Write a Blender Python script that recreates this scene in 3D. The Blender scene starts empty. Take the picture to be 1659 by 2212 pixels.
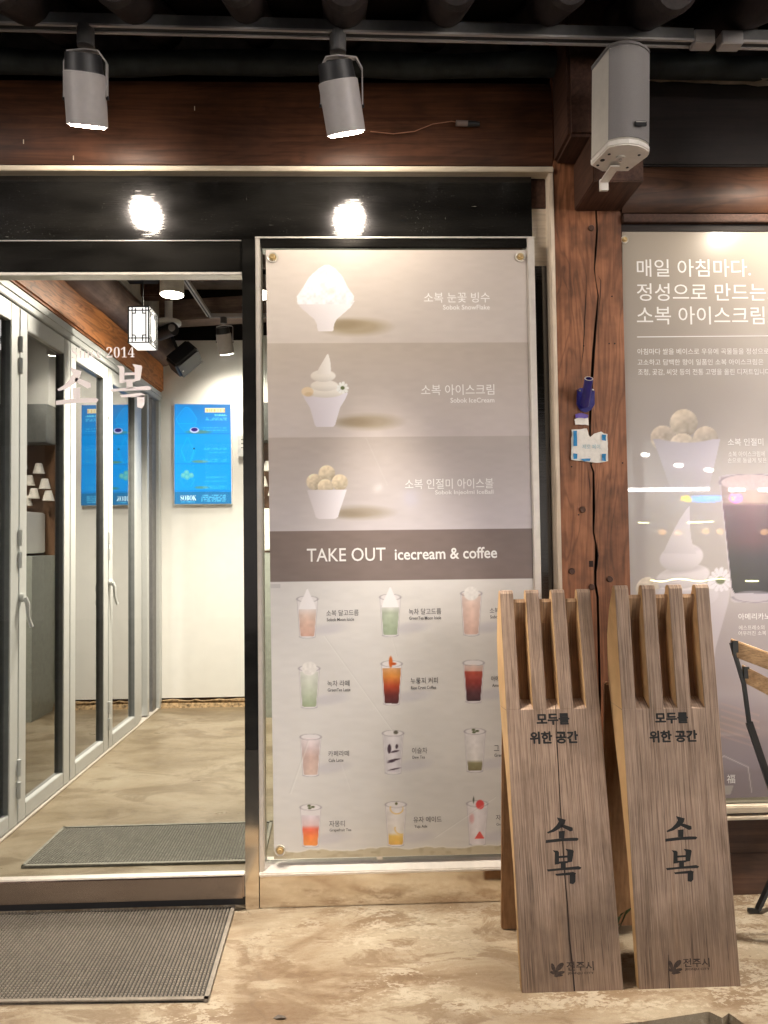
import bpy, bmesh, math, random
import numpy as np
from mathutils import Vector, Matrix
random.seed(7); rng=np.random.default_rng(7)
S=bpy.context.scene; COL=S.collection
R=math.radians
# ---------------------------------------------------------------- camera, world, exposure
F,CX,CY=1600.,829.5,1106.           # focal length and centre for a 1659x2212 picture
CAM=np.array([0.,-2.90,1.40])
YAW,PITCH,ROLL=R(1.8),R(2.1),R(0.75)
FW=np.array([math.sin(YAW)*math.cos(PITCH),math.cos(YAW)*math.cos(PITCH),math.sin(PITCH)])
r0=np.array([math.cos(YAW),-math.sin(YAW),0.]); u0=np.cross(r0,FW)
RT=r0*math.cos(ROLL)-u0*math.sin(ROLL); UP=u0*math.cos(ROLL)+r0*math.sin(ROLL)
cd=bpy.data.cameras.new('camera'); cam=bpy.data.objects.new('camera',cd); COL.objects.link(cam)
cam.matrix_world=Matrix(((RT[0],UP[0],-FW[0],CAM[0]),(RT[1],UP[1],-FW[1],CAM[1]),(RT[2],UP[2],-FW[2],CAM[2]),(0,0,0,1)))
cd.sensor_fit='VERTICAL'; cd.sensor_height=24; cd.lens=24*F/2212; cd.clip_end=400; cd.clip_start=.02
S.camera=cam
W=bpy.data.worlds.new('World'); S.world=W; W.use_nodes=True
nt=W.node_tree; bg=nt.nodes['Background']
sky=nt.nodes.new('ShaderNodeTexSky'); sky.sky_type='NISHITA'; sky.sun_disc=False
sky.sun_elevation=R(-6); sky.sun_rotation=R(200)
nt.links.new(sky.outputs[0],bg.inputs[0]); bg.inputs[1].default_value=.10
S.view_settings.view_transform='Standard'; S.view_settings.look='None'; S.view_settings.gamma=1
S.view_settings.use_curve_mapping=False; S.view_settings.exposure=.86
S.cycles.use_denoising=True; S.cycles.max_bounces=8; S.cycles.transparent_max_bounces=16
S.cycles.sample_clamp_indirect=6; S.cycles.caustics_reflective=False; S.cycles.caustics_refractive=False

def ray(px,py):
    return FW+RT*(px-CX)/F-UP*(py-CY)/F
def U(px,py,Y=None,Z=None,X=None):
    """point of a plane seen under a direction: used to lay out things measured on the facade"""
    d=ray(px,py)
    t=(Y-CAM[1])/d[1] if Y is not None else (Z-CAM[2])/d[2] if Z is not None else (X-CAM[0])/d[0]
    return CAM+t*d
def onplane(P0,n):
    P0=np.array(P0,float); n=np.array(n,float)
    return lambda px,py: CAM+ray(px,py)*(((P0-CAM)@n)/(ray(px,py)@n))
def sr(c):
    c=np.asarray(c,float)/255.
    return np.where(c<=.04045,c/12.92,((c+.055)/1.055)**2.4)

# ---------------------------------------------------------------- mesh helpers
ROOT={}
class MB:
    def __init__(s): s.v=[]; s.f=[]
    def add(s,vs,fs):
        o=len(s.v); s.v+= [tuple(map(float,v)) for v in vs]; s.f+=[tuple(o+i for i in f) for f in fs]; return s
    def box(s,x0,x1,y0,y1,z0,z1):
        return s.add([(x0,y0,z0),(x1,y0,z0),(x1,y1,z0),(x0,y1,z0),(x0,y0,z1),(x1,y0,z1),(x1,y1,z1),(x0,y1,z1)],
              [(0,3,2,1),(4,5,6,7),(0,1,5,4),(1,2,6,5),(2,3,7,6),(3,0,4,7)])
    def cyl(s,p0,p1,r0,r1=None,n=24,caps=True):
        r1=r0 if r1 is None else r1
        p0,p1=Vector(p0),Vector(p1); d=(p1-p0).normalized()
        a=d.orthogonal().normalized(); b=d.cross(a); o=len(s.v)
        for p,r in ((p0,r0),(p1,r1)):
            for i in range(n):
                t=2*math.pi*i/n; s.v.append(tuple(p+a*(r*math.cos(t))+b*(r*math.sin(t))))
        for i in range(n):
            j=(i+1)%n; s.f.append((o+i,o+j,o+n+j,o+n+i))
        if caps: s.f.append(tuple(o+i for i in range(n))[::-1]); s.f.append(tuple(o+n+i for i in range(n)))
        return s
    def tube(s,pts,r,n=8):
        pts=[Vector(p) for p in pts]; o=len(s.v); rs=r if isinstance(r,(list,tuple)) else [r]*len(pts)
        a=None
        for k,p in enumerate(pts):
            d=(pts[min(k+1,len(pts)-1)]-pts[max(k-1,0)]).normalized()
            a=(d.orthogonal() if a is None else a-d*a.dot(d)).normalized(); b=d.cross(a)
            for i in range(n):
                t=2*math.pi*i/n; s.v.append(tuple(p+a*(rs[k]*math.cos(t))+b*(rs[k]*math.sin(t))))
        for k in range(len(pts)-1):
            for i in range(n):
                j=(i+1)%n; s.f.append((o+k*n+i,o+k*n+j,o+(k+1)*n+j,o+(k+1)*n+i))
        e=o+(len(pts)-1)*n
        s.f.append(tuple(o+i for i in range(n))[::-1]); s.f.append(tuple(e+i for i in range(n)))
        return s
    def prism(s,pts,vec):
        """flat outline (3-D points) pushed along vec"""
        n=len(pts); v=np.array(vec,float); pts=[np.array(p,float) for p in pts]
        s.add(list(pts)+[p+v for p in pts],[tuple(range(n))[::-1],tuple(range(n,2*n))]+[(i,(i+1)%n,n+(i+1)%n,n+i) for i in range(n)])
        return s
    def flat(s,pts): return s.add(pts,[tuple(range(len(pts)))])
    def lathe(s,c,prof,n=32,axis='z'):
        o=len(s.v); c=np.array(c,float)
        for r,h in prof:
            for i in range(n):
                t=2*math.pi*i/n
                p=(r*math.cos(t),r*math.sin(t),h) if axis=='z' else (r*math.cos(t),h,r*math.sin(t))
                s.v.append(tuple(c+p))
        for k in range(len(prof)-1):
            for i in range(n):
                j=(i+1)%n; s.f.append((o+k*n+i,o+k*n+j,o+(k+1)*n+j,o+(k+1)*n+i))
        return s
    def build(s,name,mat,parent=None,bevel=0,smooth=False,seg=2):
        me=bpy.data.meshes.new(name)
        L=ROOT.get(parent.name,Vector((0,0,0))) if parent else Vector((0,0,0))
        me.from_pydata([(v[0]-L[0],v[1]-L[1],v[2]-L[2]) for v in s.v],[],s.f)
        bm=bmesh.new(); bm.from_mesh(me); bmesh.ops.recalc_face_normals(bm,faces=bm.faces)
        if bevel: bmesh.ops.bevel(bm,geom=[e for e in bm.edges if len(e.link_faces)==2 and e.calc_face_angle(0)>.5],offset=bevel,segments=seg,affect='EDGES',clamp_overlap=True)
        bm.to_mesh(me); bm.free()
        if smooth:
            for p in me.polygons: p.use_smooth=True
            me.set_sharp_from_angle(angle=R(40))
        return link(name,me,mat,parent,L)
def link(name,me,mat,parent,L=None):
    ob=bpy.data.objects.new(name,me); COL.objects.link(ob)
    if mat is not None: me.materials.clear(); me.materials.append(mat)
    if parent: ob.parent=parent; ROOT[ob.name]=L if L is not None else ROOT.get(parent.name,Vector((0,0,0)))
    else: ROOT[ob.name]=Vector((0,0,0))
    return ob
def thing(name,label,cat,loc,group=None):
    e=bpy.data.objects.new(name,None); COL.objects.link(e); e.location=loc; e.empty_display_size=.1
    e['label']=label; e['category']=cat
    if group: e['group']=group
    ROOT[e.name]=Vector(loc); return e
def tag(o,label,cat,group=None):
    o['label']=label; o['category']=cat
    if group: o['group']=group
    return o
def struct(o): o['kind']='structure'; return o
def copy_tree(o,parent=None,mv=(0,0,0)):
    c=o.copy(); COL.objects.link(c)
    if parent: c.parent=parent
    else: c.location=Vector(o.location)+Vector(mv); 
    ROOT[c.name]=(ROOT[o.name]+Vector(mv))
    for ch in [x for x in list(S.objects) if x.parent==o]: copy_tree(ch,c,mv)
    return c

# ---------------------------------------------------------------- materials
def newmat(name):
    m=bpy.data.materials.new(name); m.use_nodes=True; return m,m.node_tree,m.node_tree.nodes['Principled BSDF']
def N(nt,t,**k):
    n=nt.nodes.new(t)
    for a,b in k.items(): setattr(n,a,b)
    return n
def coords(nt,sc=(1,1,1),rot=(0,0,0)):
    tc=N(nt,'ShaderNodeTexCoord'); mp=N(nt,'ShaderNodeMapping'); mp.inputs['Scale'].default_value=sc; mp.inputs['Rotation'].default_value=rot
    nt.links.new(tc.outputs['Object'],mp.inputs[0]); return mp.outputs[0]
def noise(nt,vec,scale,detail=4,rough=.55,dist=0):
    n=N(nt,'ShaderNodeTexNoise'); n.inputs['Scale'].default_value=scale; n.inputs['Detail'].default_value=detail
    n.inputs['Roughness'].default_value=rough; n.inputs['Distortion'].default_value=dist; nt.links.new(vec,n.inputs['Vector']); return n.outputs['Fac']
def ramp(nt,fac,stops):
    r=N(nt,'ShaderNodeValToRGB'); el=r.color_ramp.elements
    while len(el)<len(stops): el.new(.5)
    for e,(p,c) in zip(el,stops): e.position=p; e.color=(c[0],c[1],c[2],1) if hasattr(c,'__len__') else (c,c,c,1)
    nt.links.new(fac,r.inputs[0]); return r.outputs[0]
def mix(nt,fac,a,b,mode='MIX'):
    m=N(nt,'ShaderNodeMix',data_type='RGBA',blend_type=mode)
    for s_,v in ((0,fac),(6,a),(7,b)):
        if hasattr(v,'default_value') or hasattr(v,'links'): nt.links.new(v,m.inputs[s_])
        elif s_==0: m.inputs[0].default_value=v
        else: m.inputs[s_].default_value=(v[0],v[1],v[2],1)
    return m.outputs[2]
def bump(nt,b,h,strength=.3,dist=.002):
    n=N(nt,'ShaderNodeBump'); n.inputs['Strength'].default_value=strength; n.inputs['Distance'].default_value=dist
    nt.links.new(h,n.inputs['Height']); nt.links.new(n.outputs[0],b.inputs['Normal'])
def plain(name,c,rough=.5,metal=0,coat=0,var=.12,bs=0,nscale=30,spec=.5):
    m,nt,b=newmat(name); v=coords(nt); f=noise(nt,v,nscale,5)
    c=np.array(c,float)
    nt.links.new(ramp(nt,f,[(.3,c*(1-var)),(.7,c*(1+var))]),b.inputs['Base Color'])
    b.inputs['Roughness'].default_value=rough; b.inputs['Metallic'].default_value=metal
    b.inputs['Coat Weight'].default_value=coat; b.inputs['Coat Roughness'].default_value=.03
    b.inputs['Specular IOR Level'].default_value=spec
    if bs: bump(nt,b,f,bs)
    return m
def wood(name,dark,light,axis='z',rough=.6,fine=90,ringy=.5,bs=.35,streak=.0,stain=.35,tilt=0):
    m,nt,b=newmat(name)
    i={'x':0,'y':1,'z':2}[axis]
    s1=[1,1,1]; s1[i]=.035; s2=[1,1,1]; s2[i]=.12
    if tilt: s1=[1,.02,.02]; s2=[1,.08,.08]
    v1=coords(nt,s1); v2=coords(nt,s2); v3=coords(nt)
    f1=noise(nt,v1,fine,6,.65,.3); f2=noise(nt,v2,7,3,.5,1.2)
    w=N(nt,'ShaderNodeMath',operation='SINE'); mu=N(nt,'ShaderNodeMath',operation='MULTIPLY'); mu.inputs[1].default_value=70
    nt.links.new(f2,mu.inputs[0]); nt.links.new(mu.outputs[0],w.inputs[0])
    w2=N(nt,'ShaderNodeMapRange'); w2.inputs[1].default_value=-1; w2.inputs[2].default_value=1; nt.links.new(w.outputs[0],w2.inputs[0])
    d=np.array(dark,float); l=np.array(light,float)
    base=ramp(nt,f1,[(.28,d),(.5,(d+l)/2),(.72,l)])
    rg=mix(nt,ringy,(1,1,1),ramp(nt,w2.outputs[0],[(0,.45),(.35,.95),(1,1.08)]),'MIX')
    c=mix(nt,1,base,rg,'MULTIPLY')
    st=ramp(nt,noise(nt,v3,5,4,.6),[(.35,1-stain),(.6,1.0)])
    c=mix(nt,1,c,st,'MULTIPLY')
    if streak:
        s3=[1,1,1]; s3[i]=.015
        if tilt: s3=[1,.01,.010]
        f3=noise(nt,coords(nt,s3),fine*2.2,3,.6)
        c=mix(nt,1,c,ramp(nt,f3,[(.36,1-streak),(.46,1.),(.6,1.),(.72,1.25)]),'MULTIPLY')
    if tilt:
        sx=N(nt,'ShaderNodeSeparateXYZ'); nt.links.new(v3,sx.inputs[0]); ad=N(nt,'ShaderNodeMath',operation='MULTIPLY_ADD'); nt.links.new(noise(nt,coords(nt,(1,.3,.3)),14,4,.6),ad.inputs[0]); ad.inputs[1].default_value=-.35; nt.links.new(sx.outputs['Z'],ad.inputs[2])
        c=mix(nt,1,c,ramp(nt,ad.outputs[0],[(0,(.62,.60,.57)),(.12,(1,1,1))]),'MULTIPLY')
        c=mix(nt,1,c,ramp(nt,noise(nt,coords(nt,(1,.1,.1)),13,5,.7,.5),[(.33,(.66,.64,.62)),(.45,(1,1,1)),(.62,(1,1,1)),(.72,(1.16,1.12,1.06))]),'MULTIPLY')
    nt.links.new(c,b.inputs['Base Color']); b.inputs['Roughness'].default_value=rough
    b.inputs['Specular IOR Level'].default_value=.3
    bump(nt,b,f1,bs,.003); return m
def emis(name,c,strength):
    m,nt,b=newmat(name); b.inputs['Base Color'].default_value=(.8,.8,.8,1); b.inputs['Emission Color'].default_value=(*c,1); b.inputs['Emission Strength'].default_value=strength; return m
def vcol(name,rough=.35,coat=1.,emit=0,wav=0,coatr=.03):
    m,nt,b=newmat(name); a=N(nt,'ShaderNodeAttribute'); a.attribute_name='print'
    f=noise(nt,coords(nt),420,2,.5)
    c=mix(nt,1,a.outputs['Color'],ramp(nt,f,[(.3,.97),(.7,1.03)]),'MULTIPLY')
    if emit:
        b.inputs['Base Color'].default_value=(.01,.01,.01,1); nt.links.new(c,b.inputs['Emission Color']); b.inputs['Emission Strength'].default_value=emit
    else: nt.links.new(c,b.inputs['Base Color'])
    b.inputs['Roughness'].default_value=rough; b.inputs['Coat Weight'].default_value=coat; b.inputs['Coat Roughness'].default_value=coatr
    if wav: bump(nt,b,noise(nt,coords(nt),9,3,.5,.6),wav,.01)
    return m
def glass(name,tint=(1,1,1),k=1.,add=0.0,rough=0.):
    m=bpy.data.materials.new(name); m.use_nodes=True; nt=m.node_tree; nt.nodes.clear()
    o=N(nt,'ShaderNodeOutputMaterial'); mx=N(nt,'ShaderNodeMixShader'); t=N(nt,'ShaderNodeBsdfTransparent'); g=N(nt,'ShaderNodeBsdfGlossy')
    t.inputs[0].default_value=(*tint,1); g.inputs['Roughness'].default_value=rough
    fr=N(nt,'ShaderNodeFresnel'); fr.inputs[0].default_value=1.5; mm=N(nt,'ShaderNodeMath',operation='MULTIPLY_ADD',use_clamp=True)
    mm.inputs[1].default_value=k; mm.inputs[2].default_value=add
    nt.links.new(fr.outputs[0],mm.inputs[0]); nt.links.new(mm.outputs[0],mx.inputs[0]); nt.links.new(t.outputs[0],mx.inputs[1]); nt.links.new(g.outputs[0],mx.inputs[2]); nt.links.new(mx.outputs[0],o.inputs[0])
    return m
def steel(name,c,rough=.12,dust=0.,brush=0,coat=0):
    m,nt,b=newmat(name); b.inputs['Metallic'].default_value=1
    v=coords(nt); f=noise(nt,v,240,3,.7); f2=noise(nt,coords(nt,(1,1,3)),3,4,.6)
    c=np.array(c,float)
    col=ramp(nt,f2,[(.3,c*.85),(.7,c*1.1)])
    if coat: b.inputs['Coat Weight'].default_value=1; b.inputs['Coat Roughness'].default_value=.015; b.inputs['Coat IOR'].default_value=coat
    if coat:
        cb=N(nt,'ShaderNodeBump'); cb.inputs['Strength'].default_value=1.; cb.inputs['Distance'].default_value=.00025; nt.links.new(noise(nt,coords(nt,(.02,1,1)),420,1,.5),cb.inputs['Height']); nt.links.new(cb.outputs[0],b.inputs['Coat Normal'])
    rr=ramp(nt,f2,[(.3,rough*.8),(.75,rough*1.5)])
    if brush:
        fb=noise(nt,coords(nt,(1,1,.01)),300,2,.5); bump(nt,b,fb,brush,.0006)
    nt.links.new(col,b.inputs['Base Color']); nt.links.new(rr,b.inputs['Roughness'])
    if dust:
        vo=N(nt,'ShaderNodeTexVoronoi'); vo.inputs['Scale'].default_value=110; nt.links.new(v,vo.inputs['Vector'])
        msk=ramp(nt,vo.outputs['Distance'],[(.05,.7),(.10,0)])
        big=ramp(nt,noise(nt,v,6,3,.6),[(.42,.0),(.62,1.)])
        s1=ramp(nt,noise(nt,coords(nt,(.5,1,7),(0,.5,0)),22,2,.5),[(.765,0),(.79,.4)])
        s2=ramp(nt,noise(nt,coords(nt,(6,1,.6),(0,.35,0)),26,2,.5),[(.77,0),(.795,.4)])
        scr=mix(nt,1,s1,s2,'ADD')
        fk=mix(nt,1,mix(nt,1,msk,big,'MULTIPLY'),scr,'ADD')
        fk=mix(nt,1,fk,(dust,dust,dust),'MULTIPLY')
        haze=mix(nt,1,fk,ramp(nt,noise(nt,coords(nt,(.4,1,1.6)),5,3,.5),[(.35,.004),(.7,.022)]),'ADD')
        d=N(nt,'ShaderNodeBsdfDiffuse'); d.inputs[0].default_value=(.75,.7,.62,1); mx=N(nt,'ShaderNodeMixShader')
        out=nt.nodes['Material Output']; nt.links.new(haze,mx.inputs[0]); nt.links.new(b.outputs[0],mx.inputs[1]); nt.links.new(d.outputs[0],mx.inputs[2]); nt.links.new(mx.outputs[0],out.inputs[0])
    return m
def floor_mat(name,cols,rough=.55,sc=1.,bs=.5,flake=.75):
    m,nt,b=newmat(name); v=coords(nt,(1,1.9,1))
    big=noise(nt,v,1.6*sc,6,.62,.6); mid=noise(nt,v,7*sc,6,.7,.4); fin=noise(nt,v,38*sc,8,.8); sp=noise(nt,v,260,3,.6)
    c=ramp(nt,big,[(.36,cols[0]),(.46,cols[1]),(.54,cols[2]),(.64,cols[3])])
    # worn pale flakes whose edges break up finely
    th=N(nt,'ShaderNodeMath',operation='MULTIPLY_ADD'); nt.links.new(fin,th.inputs[0]); th.inputs[1].default_value=1.1; nt.links.new(mid,th.inputs[2])
    c=mix(nt,ramp(nt,noise(nt,v,3.4*sc,7,.68,.9),[(.50,0),(.57,.75)]),c,cols[0])
    th2=N(nt,'ShaderNodeMapRange'); th2.inputs[1].default_value=.8; th2.inputs[2].default_value=1.3; nt.links.new(th.outputs[0],th2.inputs[0])
    zone=ramp(nt,noise(nt,v,2.1,3,.5,.5),[(.44,.12),(.58,1)])
    c=mix(nt,mix(nt,1,ramp(nt,th2.outputs[0],[(.53,0),(.62,flake)]),zone,'MULTIPLY'),c,cols[4])
    c=mix(nt,ramp(nt,fin,[(.36,.5),(.43,0)]),c,cols[0])
    c=mix(nt,1,c,ramp(nt,sp,[(.3,.86),(.7,1.1)]),'MULTIPLY')
    vo=N(nt,'ShaderNodeTexVoronoi',feature='DISTANCE_TO_EDGE'); vo.inputs['Scale'].default_value=1.1
    wv=N(nt,'ShaderNodeMixRGB') if False else None
    nn=N(nt,'ShaderNodeTexNoise'); nn.inputs['Scale'].default_value=3; nt.links.new(v,nn.inputs['Vector'])
    vm=N(nt,'ShaderNodeVectorMath',operation='MULTIPLY_ADD'); nt.links.new(nn.outputs['Color'],vm.inputs[0]); vm.inputs[1].default_value=(.35,.35,.35); nt.links.new(v,vm.inputs[2]); nt.links.new(vm.outputs[0],vo.inputs['Vector'])
    cr=ramp(nt,vo.outputs['Distance'],[(.0,.90),(.010,1)])
    c=mix(nt,1,c,cr,'MULTIPLY')
    nt.links.new(c,b.inputs['Base Color'])
    nt.links.new(ramp(nt,mid,[(.3,rough*.75),(.7,min(1,rough*1.3))]),b.inputs['Roughness'])
    hh=mix(nt,.5,mid,fin); bump(nt,b,hh,bs,.006); return m

M={}
M['beam']=wood('stained beam wood',(.042,.015,.007),(.125,.048,.022),'x',.45,60,.35)
M['beam_dark']=wood('dark beam wood',(.010,.006,.005),(.022,.013,.010),'x',.6,60,.3)
M['rafter']=wood('rafter wood',(.012,.008,.008),(.028,.018,.016),'y',.6,50,.3)
M['column']=wood('column wood',(.17,.064,.030),(.42,.175,.082),'z',.5,48,.55,.5,stain=.5)
M['corbel']=wood('corbel wood',(.055,.025,.016),(.12,.058,.038),'y',.6,60,.3)
M['cream']=wood('cream painted wood',(.62,.52,.40),(.82,.72,.58),'x',.5,60,.15,.15,stain=.15)
M['creamz']=wood('cream painted batten',(.62,.50,.38),(.82,.70,.56),'z',.5,60,.2,.15,stain=.2)
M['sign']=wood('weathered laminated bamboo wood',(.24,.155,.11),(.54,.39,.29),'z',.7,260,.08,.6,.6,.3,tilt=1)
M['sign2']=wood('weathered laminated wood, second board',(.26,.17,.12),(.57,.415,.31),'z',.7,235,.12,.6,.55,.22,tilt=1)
M['sign_side']=wood('lit edge of laminated wood',(.55,.33,.15),(.78,.52,.27),'z',.55,60,.25,.25,stain=.15,tilt=1)  # brighter wood colour stands in for light on the left edges
M['sign_in']=wood('inner face of laminated wood',(.30,.17,.09),(.52,.33,.19),'z',.65,150,.12,.4,.4,.3,tilt=1)
M['leg']=wood('back leg wood',(.26,.13,.06),(.44,.25,.12),'z',.6,90,.2,.3)
M['orange']=wood('orange pine beam',(.40,.13,.035),(.72,.30,.10),'y',.5,26,.75,.4,stain=.2)
M['logwood']=wood('brown log',(.14,.09,.07),(.28,.19,.15),'y',.6,30,.3,.3)
M['slat']=wood('chair slat wood',(.42,.25,.12),(.68,.46,.26),'x',.45,120,.2,.3,.3)
M['plinth']=wood('dark plinth boards',(.045,.022,.014),(.10,.05,.03),'x',.5,50,.3)
M['purlin']=plain('grey painted purlin',(.034,.040,.038),.7,var=.35,nscale=14)
M['mirror']=steel('dusty black mirror steel',(.035,.034,.036),.17,.8,coat=1.7)
M['mirror2']=steel('dark mirror steel',(.06,.057,.055),.14,.25,coat=1.8)
M['mull']=steel('brushed dark steel',(.12,.12,.12),.16,.06,.25)
M['sill']=steel('polished plinth steel',(.80,.73,.64),.10,.0)
M['thresh']=steel('brown polished threshold',(.50,.41,.36),.20,.05)
M['alu']=plain('bright satin frame',(.80,.74,.67),.32,.45,var=.06)
M['gold']=plain('brass standoff',(.62,.45,.22),.3,.5)
M['track']=plain('grey track aluminium',(.16,.157,.155),.45,.3)
M['trackb']=plain('black track groove',(.012,.012,.014),.6)
M['can']=plain('off white lamp enamel',(.44,.41,.40),.45,var=.06)
M['canb']=plain('black lamp housing',(.018,.018,.02),.5)
M['spk']=plain('speaker cabinet ribbed aluminium',(.60,.56,.50),.45,var=.05)
M['spkg']=plain('speaker grey grille',(.20,.185,.18),.7,var=.12,bs=.6,nscale=600)
M['spkc']=plain('speaker white end cap',(.78,.74,.68),.4,var=.05)
M['black']=plain('black plastic',(.015,.015,.017),.4)
M['ink']=plain('burnt black ink',(.008,.007,.007),.7)
M['inkf']=plain('faded burnt ink',(.045,.028,.02),.8,var=.5,nscale=120)
M['white']=plain('white paint',(.80,.79,.76),.5,var=.03,bs=.05,nscale=8)
M['frame']=plain('white pvc door frame',(.50,.51,.50),.35,var=.03)
M['navy']=plain('navy blue enamel',(.012,.010,.16),.3,coat=.5)
M['chrome']=steel('small screws',(.7,.7,.7),.2)
M['txw']=plain('white poster lettering',(.86,.84,.82),.4,coat=.5,var=.01)
M['txd']=plain('dark poster lettering',(.09,.085,.09),.4,coat=.5,var=.01)
M['vinyl']=plain('pinkish white vinyl lettering',(.90,.82,.82),.5,var=.02)
M['blackm']=plain('black wrought metal',(.012,.012,.012),.35)
M['rubber']=plain('grey brown rubber',(.20,.17,.135),.75,var=.2,nscale=60)
M['rubber2']=plain('grey rubber',(.22,.21,.175),.75,var=.2,nscale=60)
M['glass']=glass('door glass',(.98,.99,.98),.3)
M['glassf']=glass('folding door glass',(.60,.64,.63),3.4,.06)
M['glassw']=glass('window glass',(.96,.98,.96),.9)
M['fl_out']=floor_mat('worn warm concrete',[(.155,.095,.048),(.245,.18,.112),(.30,.238,.16),(.335,.275,.19),(.45,.39,.295)],.6,bs=.8,flake=.6)
M['fl_in']=floor_mat('polished ochre concrete',[(.15,.11,.065),(.21,.165,.105),(.25,.20,.135),(.28,.235,.165),(.32,.275,.20)],.35,.7,.15,flake=.3)
M['asphalt']=plain('street asphalt',(.045,.045,.045),.8,var=.3,bs=.5,nscale=90)
M['paper']=plain('crumpled white paper',(.78,.74,.68),.6,var=.06,bs=.6,nscale=60)
M['bluet']=plain('blue tape',(.02,.22,.48),.4,var=.15)
M['pen']=plain('teal pen lines',(.30,.48,.55),.6)
M['crackm']=plain('cracked wood inside',(.02,.01,.007),.9)
M['soil']=plain('mouldy wall base',(.32,.22,.12),.9,var=.7,bs=.6,nscale=45)
M['gap']=plain('dark rotten gap',(.05,.025,.015),.9,var=.7,nscale=40)

# ---------------------------------------------------------------- text and printed sheets
def text_mesh(s,off=0.,res=3):
    c=bpy.data.curves.new('t','FONT'); c.body=s; c.offset=off; c.resolution_u=res; c.size=1
    o=bpy.data.objects.new('t',c); me=bpy.data.meshes.new_from_object(o)
    n=len(me.vertices); a=np.empty(n*3,np.float32); me.vertices.foreach_get('co',a); a=a.reshape(-1,3)
    fs=[tuple(p.vertices) for p in me.polygons]
    bpy.data.objects.remove(o); bpy.data.curves.remove(c); bpy.data.meshes.remove(me)
    return a,fs
def text(s,x0,yb0,x1,yb1,h,mp,mat,parent,off=0.,name='lettering',nrm=(0,-1,0),lift=.001):
    """lettering whose ink box runs from (x0,yb0) to (x1,yb1) and is h high, on the plane of mp"""
    a,fs=text_mesh(s,off); lo=a.min(0); hi=a.max(0)
    A=mp(x0,yb0); B=mp(x1,yb1); C=mp(x0,yb0-h)
    ex=B-A; ey=C-A; ey=ey-ex*(ey@ex)/(ex@ex)
    uv=(a[:,:2]-lo[:2])/(hi[:2]-lo[:2]); P=A+uv[:,:1]*ex+uv[:,1:2]*ey+np.array(nrm)*lift
    mb=MB(); mb.v=[tuple(p) for p in P]; mb.f=fs
    return mb.build(name,mat,parent)
def shape(polys,mp,mat,parent,name,nrm=(0,-1,0),lift=.001,map2=None):
    mb=MB()
    for pl in polys:
        pts=[mp(*(map2(*q) if map2 else q))+np.array(nrm)*lift for q in pl]; mb.flat(pts)
    return mb.build(name,mat,parent)
SO=[[(52,0),(95,12),(90,30),(72,50),(40,68),(10,76),(5,70),(30,57),(50,38),(62,20)],[(72,32),(100,40),(128,50),(129,64),(116,68),(98,58),(70,44)],
    [(62,66),(90,64),(89,100),(63,100)],[(0,107),(60,101),(120,98),(150,99),(157,104),(150,113),(80,114),(0,121)]]
BOK=[[(28,0),(52,3),(58,10),(58,66),(38,68),(38,12)],[(88,-6),(124,0),(128,6),(120,56),(98,60),(98,8)],[(56,28),(99,26),(99,36),(56,38)],[(56,54),(99,52),(99,62),(56,64)],
    [(66,62),(90,61),(90,87),(66,88)],[(0,90),(60,85),(150,77),(165,84),(158,93),(70,95),(6,100)],
    [(40,112),(80,108),(125,104),(139,110),(134,120),(110,119),(46,121)],[(108,117),(136,112),(136,150),(126,162),(108,158)]]

def paint_sheet(name,quad,mp,fn,step,mat,parent,amp=.0006,lift=0,nrm=(0,-1,0)):
    (ax,ay),(bx,by),(cx,cy),(dx,dy)=quad    # tl tr br bl
    nx=int(max(bx-ax,cx-dx)/step)+2; ny=int(max(dy-ay,cy-by)/step)+2
    s=np.linspace(0,1,nx)[None,:]; t=np.linspace(0,1,ny)[:,None]
    px=(ax*(1-s)+bx*s)*(1-t)+(dx*(1-s)+cx*s)*t; py=(ay*(1-s)+by*s)*(1-t)+(dy*(1-s)+cy*s)*t
    col=fn(px,py)
    A,B,C,D=mp(ax,ay),mp(bx,by),mp(cx,cy),mp(dx,dy)
    d=FW[None,None,:]+RT*((px-CX)/F)[...,None]-UP*((py-CY)/F)[...,None]
    n=np.array(nrm,float); k=((A-CAM)@n)/(d@n)
    P=CAM+d*k[...,None]
    if amp:
        w=np.sin(px*.013+py*.021+1)+np.sin(px*.031-py*.009)*.6+np.sin(py*.045+px*.004)*.4
        P=P+n*(w*amp)[...,None]
    P=P+n*lift
    me=bpy.data.meshes.new(name); L=ROOT.get(parent.name,Vector((0,0,0))) if parent else Vector((0,0,0))
    V=(P.reshape(-1,3)-np.array(L)).astype(np.float32); nv=len(V)
    i=np.arange(ny*nx).reshape(ny,nx); q=np.stack([i[1:,:-1],i[1:,1:],i[:-1,1:],i[:-1,:-1]],-1).reshape(-1,4)
    me.vertices.add(nv); me.vertices.foreach_set('co',V.ravel())
    me.loops.add(q.size); me.loops.foreach_set('vertex_index',q.ravel().astype(np.int32))
    me.polygons.add(len(q)); me.polygons.foreach_set('loop_start',np.arange(0,q.size,4,dtype=np.int32))
    me.update(calc_edges=True); me.validate()
    at=me.attributes.new('print','FLOAT_COLOR','POINT'); c4=np.ones((nv,4),np.float32); c4[:,:3]=np.clip(sr(col.reshape(-1,3)),0,.90)
    at.data.foreach_set('color',c4.ravel())
    for p in me.polygons: p.use_smooth=True
    return link(name,me,mat,parent,L)
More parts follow.
